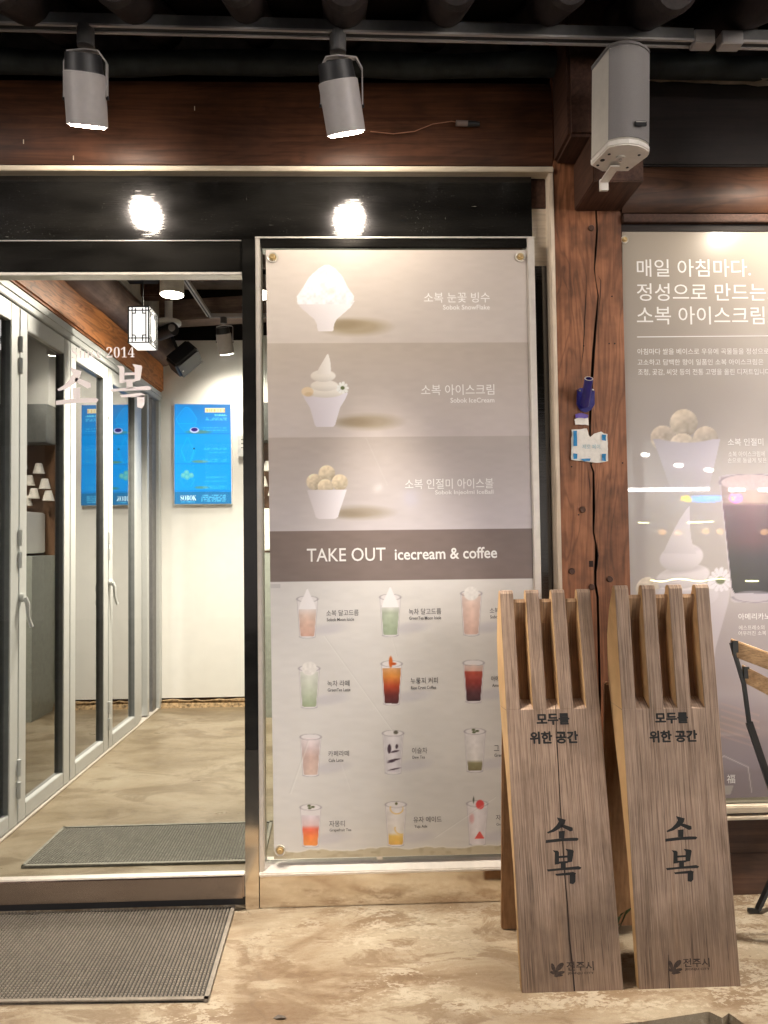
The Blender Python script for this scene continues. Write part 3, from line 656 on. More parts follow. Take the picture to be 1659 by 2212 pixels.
for s,x0,x1,y1,h in (('Sobok Moon Icicle',706,765,1342,7),('GreenTea Moon Icicle',884,953,1339,7),('Sobok',1059,1080,1336,7),('GreenTea Latte',708,757,1494,7),('Rice Crust Coffee',888,942,1489,7),
    ('Americano',1063,1098,1484,7),('Cafe Latte',710,742,1646,7),('Dew Tea',891,918,1639,6.5),('Green',1068,1088,1635,7),('Grapefruit Tea',712,759,1798,8),('Yuja Ade',895,923,1790,8),('Grape',1072,1092,1785,7)):
    tw(s,x0,y1,x1,h,'txd',.012,sl=-.02)
def standoff(px,py,Y,par,r=.021):
    p=U(px,py,Y=Y); c=(p[0],Y,p[2])
    s_=MB().lathe(c,[(0,-.010),(r*.35,-.011),(r*.42,-.006),(r*.62,-.006),(r*.66,0)],24,'y').build('standoff',M['gold'],par,smooth=True)
    o=MB().lathe(c,[(r*.66,-.001),(r*.98,-.004),(r,-.0015),(r,.0)],24,'y').build('suction_ring',plain('cloudy clear plastic',(.62,.58,.50),.25,coat=.6),s_,smooth=True); return s_
for q in ((589,556),(1124,555),(605,1837)): standoff(*q,YP-.002,t)

# ================================================================ timber column
CRK=[(383,1287,1.),(440,1287,2),(470,1288,2.2),(495,1290,2.4),(540,1287,3),(582,1284,1.6),(600,1286,.8),(640,1292,1.4),(700,1287,3.2),(760,1282,4),(812,1279,4),(860,1277,3),(898,1275,3.2),(960,1274,2.2),(1003,1276,1.6),(1020,1282,2.6),(1098,1283,4),(1150,1282,2),(1175,1287,2.2),(1205,1289,5),(1235,1286,3.5),(1262,1286,3),(1290,1291,3.4),(1500,1296,3.2),(1700,1292,2.5),(1900,1290,1.2)]
def column(x0,x1,YF,yb,crk):
    t=thing('timber_column','square brown timber column split by a long vertical crack','column',((x0+x1)/2,YF,0))
    Z=[];Lx=[];Rx=[]
    for y,x,w in crk:
        a=U(x-w*.8,y,Y=YF); b=U(x+w*.8,y,Y=YF); Z.append(a[2]); Lx.append(a[0]); Rx.append(b[0])
    Z=[3.4]+Z+[0.]; Lx=[Lx[0]]+Lx+[Lx[-1]]; Rx=[Lx[0]+.001]+Rx+[Lx[-1]+.001]
    mb=MB(); v=[];f=[]
    n=len(Z)
    for i in range(n):
        z=Z[i]; mid=(Lx[i]+Rx[i])/2
        v+=[(x0,YF,z),(Lx[i],YF,z),(Rx[i],YF,z),(x1,YF,z)]
    for i in range(n-1):
        a=4*i;b=4*(i+1); f+=[(a,b,b+1,a+1),(a+2,b+2,b+3,a+3)]
    mb.add(v,f); o=mb
    o.add([(x0,YF,0),(x0,yb,0),(x0,yb,3.4),(x0,YF,3.4)],[(0,1,2,3)]); o.add([(x1,YF,0),(x1,yb,0),(x1,yb,3.4),(x1,YF,3.4)],[(3,2,1,0)]); o.add([(x0,yb,0),(x1,yb,0),(x1,yb,3.4),(x0,yb,3.4)],[(0,1,2,3)])
    me=bpy.data.meshes.new('post'); L=ROOT[t.name]; me.from_pydata([tuple(Vector(q)-L) for q in o.v],[],o.f); link('post',me,M['column'],t,L)
    mb=MB(); v=[];f=[]
    for i in range(n):
        z=Z[i]; v+=[(Lx[i],YF,z),(Lx[i]+.002,YF+.05,z),(Rx[i]+.001,YF+.05,z),(Rx[i],YF,z)]
    for i in range(n-1):
        a=4*i;b=4*(i+1); f+=[(a,a+1,b+1,b),(a+1,a+2,b+2,b+1),(a+2,a+3,b+3,b+2)]
    me=bpy.data.meshes.new('crack'); me.from_pydata([tuple(Vector(q)-L) for q in v],[],f); link('crack',me,M['crackm'],t,L)
    return t
t=column(.784,1.054,-.015,.22,CRK)
for x,y in ((1277,493),(1258,1101),(1235,1234),(1317,1251),(1278,1268)):
    p=U(x,y,Y=-.016); MB().lathe((p[0],-.0155,p[2]),[(0,-.007),(.010,-.007),(.0125,-.004),(.0125,.002)],16,'y').build('wooden_peg',M['corbel'],t,smooth=True)
p=U(1277,1218,Y=-.016); MB().box(p[0]-.008,p[0]+.008,-.017,-.0135,p[2]-.012,p[2]+.012).build('mortise_hole',M['crackm'],t)
for x,y in ((1261,747),(1322,640),(1328,742),(1316,742),(1345,1000),(1235,1008),(1278,1001),(1250,1112)):
    p=U(x,y,Y=-.016); MB().lathe((p[0],-.0155,p[2]),[(0,-.0015),(.0028,-.0015),(.0032,.0005)],8,'y').build('nail_hole',M['crackm'],t)
# side cracks
for pts in (((1268,590),(1266,640),(1263,700),(1260,760),(1255,800)),((1293,596),(1298,606),(1297,640),(1291,700)),((1290,1160),(1293,1200),(1291,1230)),((1270,1003),(1273,1040),(1277,1075))):
    L_=[U(x-1,y,Y=-.0162) for x,y in pts]; R_=[U(x+(.6 if 0<k<len(pts)-1 else -.9),y,Y=-.0162) for k,(x,y) in enumerate(pts)]
    MB().flat([*L_,*R_[::-1]]).build('crack',M['crackm'],t)
# corbel beams through the column
t=thing('corbel_beam','stepped dark brown beam ends projecting over the timber column','beam',(.92,-.1,2.7))
MB().box(.786,1.045,-.235,-.016,2.885,3.42).build('upper_beam_end',M['corbel'],t,bevel=.012)
MB().box(.866,1.052,-.262,-.016,2.698,2.883).build('lower_beam_end',M['corbel'],t,bevel=.004)

# flag holder
t=thing('flag_holder','dark navy blue metal flag holder screwed to the timber column','flag holder',U(1266,862,Y=-.02))
o_=[(1247,842),(1253,838),(1279,838),(1285,843),(1285,874),(1277,886),(1266,891),(1254,887),(1246,873)]
MB().prism([U(x,y,Y=-.024) for x,y in o_],(0,.007,0)).build('plate',M['navy'],t,bevel=.002)
a=U(1263,876,Y=-.03); b=Vector(U(1272,818,Y=-.105)); a=Vector(a); d=(b-a).normalized()
mb=MB(); n=24; up=d.orthogonal().normalized(); sd=d.cross(up)
for p,r in ((a,.0165),(b,.0165),(b,.0125),(b-d*.07,.0125)):
    for i in range(n):
        q=2*math.pi*i/n; mb.v.append(tuple(p+up*(r*math.cos(q))+sd*(r*math.sin(q))))
for k in range(3):
    for i in range(n): j=(i+1)%n; mb.f.append((k*n+i,k*n+j,(k+1)*n+j,(k+1)*n+i))
tb=mb.build('tube',M['navy'],t,smooth=True)
mb=MB()
for p,r in ((b+d*.0006,.0168),(b+d*.0012,.0148),(b+d*.0006,.0125)):
    for i in range(n):
        q=2*math.pi*i/n; mb.v.append(tuple(p+up*(r*math.cos(q))+sd*(r*math.sin(q))))
for k in range(2):
    for i in range(n): j=(i+1)%n; mb.f.append((k*n+i,k*n+j,(k+1)*n+j,(k+1)*n+i))
mb.build('tube_rim',M['can'],tb,smooth=True)
for x,y in ((1252,844),(1281,843),(1266,877)):
    p=U(x,y,Y=-.026); MB().lathe((p[0],-.025,p[2]),[(0,-.005),(.004,-.005),(.0055,-.002),(.0055,.001)],14,'y').build('screw',M['chrome'],t,smooth=True)
# paper notices
def torn(px,Y,seed,amp=2):
    r=random.Random(seed); out=[]
    for k in range(len(px)):
        (x0,y0),(x1,y1)=px[k],px[(k+1)%len(px)]; m=max(1,int(math.hypot(x1-x0,y1-y0)/6))
        for i in range(m):
            u=i/m; out.append(U(x0+(x1-x0)*u+r.uniform(-amp,amp)*.4,y0+(y1-y0)*u+r.uniform(-amp,amp)*.5,Y=Y-r.uniform(0,.003)))
    return out
t=thing('paper_notice','torn white paper notice with blue tape corners under the flag holder','notice',U(1272,965,Y=-.02))
o_=[(1235,928),(1262,926),(1296,934),(1312,939),(1313,997),(1290,1000),(1274,999),(1234,993)]
o_=[(1235,928),(1290-22,925),(1272,938),(1275,945),(1283,936),(1298,933),(1312,938),(1313,996),(1292,1000),(1274,999),(1234,993)]
MB().prism(torn(o_,-.021,3),(0,.0008,0)).build('sheet',M['paper'],t)
for q in (((1238,930),(1246,930),(1247,963),(1239,963)),((1238,979),(1247,980),(1247,991),(1239,991)),((1300,938),(1309,939),(1309,952),(1300,951)),((1300,980),(1309,980),(1309,996),(1300,995)),((1253,991),(1276,990),(1274,996),(1262,996))):
    MB().flat(torn(q,-.0255,5,1)).build('blue_tape',M['bluet'],t)
text('제로 페이',1258,970,1296,970,10,FX(-.0262),M['pen'],t)
t=tag(MB().prism(torn([(1241,905),(1257,901),(1271,902),(1272,918),(1243,917)],-.021,8),(0,.0008,0)).build('paper_scrap',M['paper']),'small torn paper scrap with a violet edge just below the flag holder','notice')
o=MB().flat(torn([(1243,895),(1256,893),(1271,897),(1270,903),(1243,903)],-.022,9)).build('violet_edge',plain('violet print',(.12,.07,.35),.5),t)

# ================================================================ right hand window, beams
t=thing('lintel_log','brown rounded lintel log above the right window with a thin trim','beam',(2.4,0,2.75))
mb=MB(); mb.prism([(1.056,y,z) for y,z in ((.03,2.682),(-.02,2.69),(-.05,2.73),(-.05,2.82),(-.03,2.87),(.03,2.89))],(XR-1.056,0,0)); mb.build('log',wood('lintel wood',(.05,.022,.012),(.13,.058,.031),'x',.5,40,.6),t,smooth=True)
MB().box(1.056,XR,-.035,.03,2.648,2.680).build('trim',M['corbel'],t,bevel=.003)
MB().box(1.056,XR,-.010,.03,2.620,2.647).build('dark_strip',M['beam_dark'],t)  # dark wooden strip under the trim
tag(MB().box(1.056,XR,.0,.15,2.892,3.30).build('dark_beam',M['beam_dark'],bevel=.006),'nearly black upper beam right of the timber column','beam')
mb=MB(); o_=[]
for k in range(25):
    x=1.03+k*.05; o_.append((x,-.06,3.262-.006*k*.3+random.uniform(-.004,.004)))
o2=[(x,y,z-.020-random.uniform(0,.006)) for x,y,z in o_[::-1]]
mb.prism(o_+o2,(0,.05,0)); tag(mb.build('worn_board',plain('pale worn board',(.42,.36,.29),.8,var=.3,nscale=18)),'pale worn board edge right of the white speaker under the eave','board')
t=thing('right_window','large window with wooden sill right of the column','window',(2.4,0,0))
MB().box(1.056,XR,-.03,.04,.318,.345).build('sill',M['cream'],t,bevel=.004)
MB().box(1.056,XR,-.035,.04,.294,.308).build('lower_trim',M['cream'],t,bevel=.003)
MB().box(1.056,XR,-.012,.04,.3085,.3175).build('dark_joint',M['crackm'],t)  # dark joint between sill and lower trim
MB().box(1.056,XR,.006,.012,.345,2.62).build('glass_pane',M['glassw'],t)
t=thing('plinth_wall','low wall of two dark brown boards under the right window','wall',(2.4,0,0))
for z0,z1 in ((.0,.158),(.160,.293)): MB().box(1.056,XR,-.012,.04,z0,z1).build('board',M['plinth'],t,bevel=.002)
# ice cream poster
YP2=-.004; mp=FX(YP2)
t=thing('ice_cream_poster','large grey poster with ice cream bowls and a tall iced coffee on the right window','poster',(1.5,YP2,1.5))
paint_sheet('sheet',((1343.5,500),(1900,500),(1900,1712),(1362,1732)),mp,ice,2.2,vcol('printed ice cream poster',.28,1.,coatr=.012),t,amp=.0)
TL=FX(YP2)
tw('매일 아침마다.',1376,598,1622,38,off=.004,sl=0); tw('정성으로 만드는.',1376,650,1664,38,off=.004,sl=0); tw('소복 아이스크림.',1376,701,1664,39,off=.004,sl=0)
shape([[(1376,727),(1900,722.5),(1900,724.5),(1376,729)]],TL,M['txw'],t,'printed_rule')
tw('아침마다 쌀을 베이스로 우유에 곡물들을 정성으로',1377,766,1661,13,sl=-.003); tw('고소하고 담백한 향이 일품인 소복 아이스크림은',1377,789,1649,13,sl=-.003); tw('조청, 곶감, 씨앗 등의 전통 고명을 올린 디저트입니다',1378,811,1664,14,sl=-.003)
tw('소복 인절미',1572,963,1649,16,off=.006,sl=-.006); tw('소복 아이스크림에',1573,987,1652,12,sl=-.006); tw('손으로 둥글게 빚은',1572,1000,1656,11,sl=-.006)
tw('아메리카노',1595,1339,1664,14,off=.006,sl=-.014); tw('에스프레소의',1596,1361,1651,10,sl=-.014); tw('어우러진 소복',1595,1373,1655,10,sl=-.014)
tw('福',1570,1692,1588,19,sl=0)
p=U(1350,517,Y=YP2); standoff(1349,518,YP2-.002,t,.016)

# ================================================================ light track and spotlights
_p=U(0,57,Y=-.40); _q=U(1540,95,Y=-.40)
ZT=lambda x:float(_p[2]+(x-_p[0])*(_q[2]-_p[2])/(_q[0]-_p[0]))
X1=float(_q[0])
def track(t,x0,x1):
    zz=ZT
    def bar(name,y0,y1,dz0,dz1,m):
        mb=MB(); mb.prism([(x0,y0,zz(x0)+dz0),(x0,y1,zz(x0)+dz0),(x0,y1,zz(x0)+dz1),(x0,y0,zz(x0)+dz1)],(x1-x0,0,zz(x1)-zz(x0))); return mb.build(name,m,t)
    bar('rail_body',-.422,-.378,.004,.040,M['track']); bar('front_lip',-.422,-.412,-.004,.0035,M['can']); bar('back_lip',-.388,-.378,-.004,.0035,M['can']); bar('groove',-.4115,-.3885,.001,.0035,M['trackb'])
t=thing('light_track','long grey light track under the eave carrying two spotlights','light track',(0,-.35,3.19)); track(t,-3.0,X1-.076)
zz=ZT
MB().box(X1-.075,X1-.002,-.424,-.376,zz(1.2)-.012,zz(1.2)+.036).build('end_connector',M['can'],t,bevel=.003)
t=thing('light_track','short light track section starting at the right picture edge','light track',(1.6,-.35,3.15)); track(t,X1+.099,3.6)
MB().box(X1+.022,X1+.098,-.424,-.376,zz(1.33)-.012,zz(1.33)+.036).build('end_connector',M['can'],t,bevel=.003)
LENS=emis('spotlight lens',(1,.88,.72),78)
def spot(label,xt,bot,ztop,top,power,lamp=True,Yt=-.40,ztrack=None,R_=.068,lens=LENS,grp='spotlights on the outdoor track',cm='can',tgt=None):
    ztrack=ztrack if ztrack is not None else ZT(xt)
    bot=Vector(bot); top=Vector(top); d=(bot-top).normalized()
    t=thing('track_spotlight',label,'spotlight',(xt,Yt,ztrack),grp); k=R_/.068
    MB().cyl((xt,Yt,ztrack+.006),(xt,Yt,ztop+.01),.029*k,n=20).build('track_adapter',M['track'],t,bevel=.002,smooth=False)
    mb=MB(); mb.lathe((0,0,0),[(R_*.95,0),(R_,.003),(R_,.24*k*0+ (bot-top).length),(R_*.93,(bot-top).length)],36)
    # orient lathe from top along d
    a=d.orthogonal().normalized(); b=d.cross(a); mb.v=[tuple(top+a*v[0]+b*v[1]+d*v[2]) for v in mb.v]
    mb.build('can_body',M[cm],t,smooth=True)
    MB().cyl(top-d*.055*k,top+d*.004,R_*.86,R_*.93,30).build('driver_housing',M['canb'],t,smooth=True)
    MB().cyl(bot-d*.012,bot+d*.005,R_*.93,R_*.85,36).build('lens',lens,t,smooth=True)
    # yoke
    piv=top+d*.075*k; s=Vector((1,0,0)); w=R_+.004; zt=ztop-.002
    pts=[piv-s*w,Vector((piv.x-w,piv.y,zt-.03*k)),Vector((piv.x-w+.02*k,Yt,zt-.006)),Vector((xt,Yt,zt)),Vector((piv.x+w-.02*k,Yt,zt-.006)),Vector((piv.x+w,piv.y,zt-.03*k)),piv+s*w]
    mb=MB()
    for i in range(len(pts)-1):
        p,q=pts[i],pts[i+1]; e=(q-p).normalized(); y=Vector((0,1,0)); nn=e.cross(y).normalized()*.0022; y=y*.009*k
        mb.prism([p-y-nn,p+y-nn,p+y+nn,p-y+nn],q-p)
    mb.build('yoke',M[cm],t)
    for sg in (-1,1): MB().cyl(piv+s*sg*(w-.002),piv+s*sg*(w+.006),.007*k,n=12).build('pivot_screw',M['black'],t)
    if lamp:
        l=bpy.data.lights.new('spot_lamp','SPOT'); l.energy=power; l.spot_size=R(46); l.spot_blend=1; l.color=(1,.90,.77); l.shadow_soft_size=.05
        o=bpy.data.objects.new('spot_lamp',l); COL.objects.link(o); o.parent=t; o.location=bot+d*.012-ROOT[t.name]
        dd=(Vector(tgt)-bot).normalized() if tgt else d; o.rotation_euler=dd.to_track_quat('-Z','Y').to_euler()
    return t
spot('upright off white spotlight at the left end of the outdoor track',U(185,110,Y=-.4)[0],U(189,272,Y=-.34),ZT(-.95)-.075,U(182,158,Y=-.41),POW_SPOT,tgt=(-.7,-.46,0))
spot('tilted off white spotlight in the middle of the outdoor track',U(730,110,Y=-.4)[0],U(748,288,Y=-.34),ZT(-.05)-.075,U(730,175,Y=-.41),POW_SPOT,tgt=(.25,-.46,0))
spot('off white spotlight on the track section right of the speaker',U(1738,110,Y=-.4)[0],U(1757,333,Y=-.34),ZT(1.6)-.12,U(1740,215,Y=-.41),POW_SPOT,tgt=(1.35,-.46,0))

# ---- wall speaker
t=thing('wall_speaker','off white column loudspeaker with grey grille bracketed beside the column top','speaker',(.92,-.25,2.9))
fr=[(.843,-.492),(.872,-.507),(.905,-.512),(.94,-.504),(.968,-.488),(.990,-.468)]
bk=[(.999,-.435),(.968,-.335),(.875,-.332),(.822,-.374)]
lean=Vector((.008,.0,0))
def pl(pts,z): return [(x,y,z) for x,y in pts]
def grow(pts,g):
    cx=sum(p[0] for p in pts)/len(pts); cy=sum(p[1] for p in pts)/len(pts); return [(cx+(x-cx)*g,cy+(y-cy)*g) for x,y in pts]
all_=fr+bk
MB().prism(pl(all_,2.722),(.010,0,.318)).build('cabinet',M['spk'],t,bevel=.002)
g_=[(x,y-.0035) for x,y in fr]; MB().prism(pl(g_,2.726)+pl([(fr[-1][0],fr[-1][1]+.001),(fr[0][0],fr[0][1]+.001)],2.726),(.010,0,.310)).build('grille',M['spkg'],t,smooth=True)
MB().prism(pl(grow(all_,1.03),2.700),(0,0,.021)).build('bottom_cap',M['spkc'],t,bevel=.004)
MB().prism([(x+.010,y,z) for x,y,z in pl(grow(all_,1.03),3.041)],(0,0,.016)).build('top_cap',M['spkg'],t,bevel=.004)
for x,y,r in ((.860,-.45,.005),(.850,-.41,.008),(.845,-.375,.005),(.955,-.36,.005),(.965,-.445,.005)): MB().cyl((x,y,2.7005),(x,y,2.6985),r,n=14).build('screw_hole',M['trackb'],t)
MB().box(.884,.918,-.39,-.27,2.688,2.693).build('bracket_foot',M['spkc'],t,bevel=.001)
MB().cyl((.905,-.43,2.701),(.905,-.43,2.694),.016,n=24).build('bracket_boss',M['spkc'],t)
MB().cyl((.905,-.43,2.693),(.905,-.43,2.685),.006,n=8).build('bracket_bolt',M['chrome'],t)
MB().box(.886,.916,-.275,-.262,2.66,2.70).build('bracket_plate',M['spkc'],t)
p=(.955,-.503,2.765); o=MB().box(.925,.965,-.519,-.512,2.760,2.777).build('name_badge',M['black'],t,bevel=.002)
MB().box(.928,.962,-.5205,-.5195,2.772,2.7735).build('badge_line',M['spkc'],o)
# ================================================================ wooden signs
TN=Vector((0,.183,.983)).normalized(); BN=Vector((0,.983,-.183)).normalized()
def sign(label,x0,x1,yb,lean,second):
    TN=Vector((0,lean,1)).normalized(); BN=Vector((0,1,-lean)).normalized()
    t=thing('wooden_sign',label,'sign',(x0,yb,0),'pair of leaning wooden signs')
    O=Vector((0,yb,0)); P=lambda x,tt,n:Vector((x,0,0))+O+TN*tt+BN*n
    back=[(0,.028),(.35,.032),(.60,.065),(.80,.105),(.95,.125),(1.08,.108),(1.17,.070),(1.225,.030)]
    L=1.242; SB=.853
    bk=lambda q:float(np.interp(q,[a for a,_ in back],[b for _,b in back]))
    top=[(L-.012,.0),(L,.006),(L+.002,.016),(L-.005,.026)]
    # lower body up to the slot floor, floor slopes up towards the back
    prf=[(0,0),(SB-.012,0),(SB+.022,.045)]+[(SB+.022,bk(SB+.022))]+[(a,b) for a,b in back[::-1] if a<SB]
    MB().prism([P(x0,a,b) for a,b in prf],(x1-x0,0,0)).build('front_board',(M['sign2'] if second else M['sign']),t,bevel=.0009,seg=1)
    w=.0455; gap=((x1-x0)-4*w)/3
    for k in range(4):
        a0=x0+k*(w+gap); q=[(SB-.012,-.0004)]+[(L-.03,-.0004)]+top+[(a,b) for a,b in back[::-1] if a>SB]+[(SB,bk(SB))]
        s_=MB().prism([P(a0,a,b) for a,b in q],(w,0,0)).build('slat',(M['sign2'] if second else M['sign']),t,bevel=.0014,seg=1)
        # left flank coloured brighter for the lamp light falling on it
        q2=[(a,b) for a,b in q]; cx=sum(a for a,b in q2)/len(q2); cy=sum(b for a,b in q2)/len(q2)
        MB().prism([P(a0-.0006,cx+(a-cx)*.995,cy+(b-cy)*.94) for a,b in q2],(.0004,0,0)).build('lit_flank',M['sign_side'],s_)
        if k<3:
            ins=[(SB+.02,.050),(.95,.058),(1.05,.055),(1.13,.040),(1.18,.020),(1.200,.012),(1.212,.016)]
            q=ins+[(a,b-.001) for a,b in back[::-1] if SB+.02<a<1.2]
            MB().prism([P(a0+w+.0003,a,b) for a,b in q],(gap-.0006,0,0)).build('slot_back',M['sign_in'],t)
    prf=[(0.002,.002),(SB-.014,.002)]+[(SB-.0,bk(SB)-.002)]+[(a,b-.002) for a,b in back[::-1] if a<SB]
    MB().prism([P(x0-.0006,a,b) for a,b in prf],(.0004,0,0)).build('side_edge',M['sign_side'],t)
    # back leg
    a=Vector((x0+.012,yb+.30,.885)); b=Vector((x0+.008,yb+.385,0)); th=Vector((0,.028,.006))
    MB().prism([b-th*.5,b+th*.5,a+th*.3,a-th*.3],((x1-x0)-.03,0,0)).build('back_leg',M['leg'],t,bevel=.005)
    nrm=tuple(-BN); mp=onplane((0,yb,0),nrm); n3=tuple(-BN)
    def tx(s,x0_,x1_,y,h,off,mat='ink'):
        a=text(s,x0_,y,x1_,y-.02*(x1_-x0_),h,mp,M[mat],t,min(off,.015),nrm=n3,lift=.0012)
        if off>.03:
            v=[tuple(q.co) for q in a.data.vertices]; f=[tuple(q.vertices) for q in a.data.polygons]; mb=MB()
            for k,(sx,sz) in enumerate(((-.0011,0),(0,.0009),(.0011,0),(0,-.0009))): mb.add([(p[0]+sx,p[1]-.0001*k,p[2]+sz) for p in v],f)
            me=bpy.data.meshes.new('lettering'); me.from_pydata(mb.v,[],mb.f); me.materials.append(M[mat]); a.data=me
    if not second:
        tx('모두를',1160,1230,1566,24,.042); tx('위한 공간',1146,1249,1607,26,.042)
        glyph(SO,1179,1766,1250,1821,mp,M['ink'],t,n3,.0012); glyph(BOK,1181,1834,1256,1911,mp,M['ink'],t,n3,.0012)
        ex,ey=1190,2078; tx('전주시',1224,1283,2097,20,.022,'inkf'); tx('JEONJU CITY',1226,1283,2106,6,.02,'inkf')
        cr=[((1172,1262),(1176,1400),(1181,1520),(1180,1400)),]
        split=[(1200,1520,.6),(1203,1600,.9),(1207,1680,.8),(1210,1743,1.1),(1214,1800,.9),(1219,1880,1.2),(1225,1950,1.4),(1230,2030,1.6),(1236,2080,1.4),(1241,2141,1.4)]
    else:
        tx('모두를',1416,1486,1563,23,.042); tx('위한 공간',1404,1506,1604,25,.042)
        glyph(SO,1437,1763,1506,1818,mp,M['ink'],t,n3,.0012); glyph(BOK,1438,1834,1510,1906,mp,M['ink'],t,n3,.0012)
        ex,ey=1444,2072; tx('전주시',1476,1533,2089,19,.022,'inkf'); tx('JEONJU CITY',1479,1533,2097,6,.02,'inkf')
        split=[(1443,2062,.4),(1444,2090,.9),(1446,2135,1.1)]
    pet=[]
    for cx,cy,rx,ry,rot in ((5,12,4,10,-.35),(19,10,5.5,11,.75),(12,24,4.5,9,.1),(21,23,9,3.6,-.25),(4,23,6,3.2,.4),(16,29,10,2.6,-.1)):
        pet.append([(ex+cx+rx*math.cos(a)*math.cos(rot)-ry*math.sin(a)*math.sin(rot),ey+cy+rx*math.cos(a)*math.sin(rot)+ry*math.sin(a)*math.cos(rot)) for a in [2*math.pi*k/14 for k in range(14)]])
    mb=MB()
    for k,pt in enumerate(pet): mb.flat([mp(*q)+np.array(n3)*(.0011+.0001*k) for q in pt])
    mb.build('leaf_emblem',M['inkf'],t)
    Lp=[mp(x-w_,y)+np.array(n3)*.0009 for x,y,w_ in split]; Rp=[mp(x+w_,y)+np.array(n3)*.0009 for x,y,w_ in split[::-1]]
    MB().flat(Lp+Rp).build('split',M['crackm'],t)
    return t
sign('left wooden sign with a long dark split running down its lettered board',.478,.793,-.585,.200,False)
sign('right wooden sign nearest the folding chair, its lettered board unsplit in the middle',.842,1.160,-.585,.108,True)
# weed behind the signs
mb=MB(); r=random.Random(4)
for k in range(70):
    bx=.845+r.uniform(-.05,.05); by=-.22+r.uniform(-.04,.04); h=r.uniform(.03,.10); a=r.uniform(0,6.28); w=r.uniform(.004,.010)
    dx,dy=math.cos(a)*h*.6,math.sin(a)*h*.6; sx,sy=-math.sin(a)*w,math.cos(a)*w
    mb.add([(bx,by,0),(bx+dx*.5+sx,by+dy*.5+sy,h*.75),(bx+dx,by+dy,h),(bx+dx*.5-sx,by+dy*.5-sy,h*.7)],[(0,1,2,3)])
tag(mb.build('weed_tuft',plain('weed leaf',(.05,.085,.03),.6,var=.4,nscale=40)),'small green weed growing in the shade between the two wooden signs','plant')
mb=MB(); r=random.Random(12)
for k in range(260):
    x=r.uniform(-.5,1.6); y=r.choice((-.03-abs(r.gauss(0,.03)),r.uniform(-.75,-.03))); s=r.uniform(.001,.0032); a=r.uniform(0,3)
    mb.add([(x+s*math.cos(a+k2*2.09),y+s*math.sin(a+k2*2.09),0) for k2 in range(3)]+[(x,y,s*.9)],[(0,1,3),(1,2,3),(2,0,3)])
o=mb.build('grit',plain('grit',(.30,.25,.19),.9,var=.6,nscale=50)); o['kind']='stuff'; o['label']='fine grit and crumbs scattered on the pavement by the wall'; o['category']='grit'
p=U(605,2198,Z=.003); mb=MB(); mb.add([(p[0]-.022,p[1],.002),(p[0]-.006,p[1]+.008,.007),(p[0]+.012,p[1]+.006,.004),(p[0]+.02,p[1]-.002,.003),(p[0]+.004,p[1]-.009,.008),(p[0]-.01,p[1]-.006,.003)],[(0,1,4,5),(1,2,3,4)]); tag(mb.build('dry_leaf',plain('dry leaf',(.09,.07,.055),.7)),'small curled dry leaf lying on the pavement at the bottom edge','leaf')

# ================================================================ mats
def mat_(label,quad,mat,pitch,z0,flat=False):
    (xa,ya),(xb,yb),(xc,yc),(xd,yd)=quad # front-left, front-right, back-right, back-left
    t=thing('door_mat',label,'door mat',((xa+xb)/2,(ya+yc)/2,z0))
    MB().prism([(x,y,z0+.0005) for x,y in quad],(0,0,.005)).build('base_sheet',plain('mat base',(.035,.032,.028) if not flat else (.10,.095,.08),.9),t)
    e=.014; mb=MB()
    q=[Vector((x,y,z0)) for x,y in quad]; c=sum(q,Vector())/4
    for i in range(4):
        p0,p1=q[i],q[(i+1)%4]; d=(p1-p0).normalized(); n=Vector((-d.y,d.x,0))
        mb.prism([p0,p1,p1+n*e,p0+n*e],(0,0,.010))
    mb.build('border',mat,t)
    W_=Vector((xb-xa,yb-ya)).length; D_=Vector((xc-xb,yc-yb)).length; nx=int((W_-2*e)/pitch); ny=int((D_-2*e)/(pitch))
    V=[];Fc=[]; Q=np.array([[xa,ya],[xb,yb],[xc,yc],[xd,yd]])
    mb=MB()
    for j in range(ny):
        for i in range(nx):
            u=(e+(i+.5)*pitch)/W_; v=(e+(j+.5)*pitch)/D_
            P_=(Q[0]*(1-u)+Q[1]*u)*(1-v)+(Q[3]*(1-u)+Q[2]*u)*v
            a=pitch*.36; b=pitch*.22; h=.0095 if not flat else .0085
            o=len(mb.v); x,y=P_
            mb.v+=[(x-a,y-a,z0+.004),(x+a,y-a,z0+.004),(x+a,y+a,z0+.004),(x-a,y+a,z0+.004),(x-b,y-b,z0+h),(x+b,y-b,z0+h),(x+b,y+b,z0+h),(x-b,y+b,z0+h)]
            mb.f+=[(o+4,o+5,o+6,o+7),(o,o+1,o+5,o+4),(o+1,o+2,o+6,o+5),(o+2,o+3,o+7,o+6),(o+3,o,o+4,o+7)]
    o=mb.build('studs',mat,t); o['kind']='stuff'; return t
mat_('grey brown studded rubber mat on the pavement in front of the threshold',[(-1.60,-.545),(-.481,-.580),(-.498,.06),(-1.60,.10)],M['rubber'],.0125,.001)
mat_('grey rubber mat on the floor inside behind the glass door',[(-1.485,.40),(-.44,.39),(-.455,.848),(-1.478,.84)],M['rubber2'],.0135,.001,True)

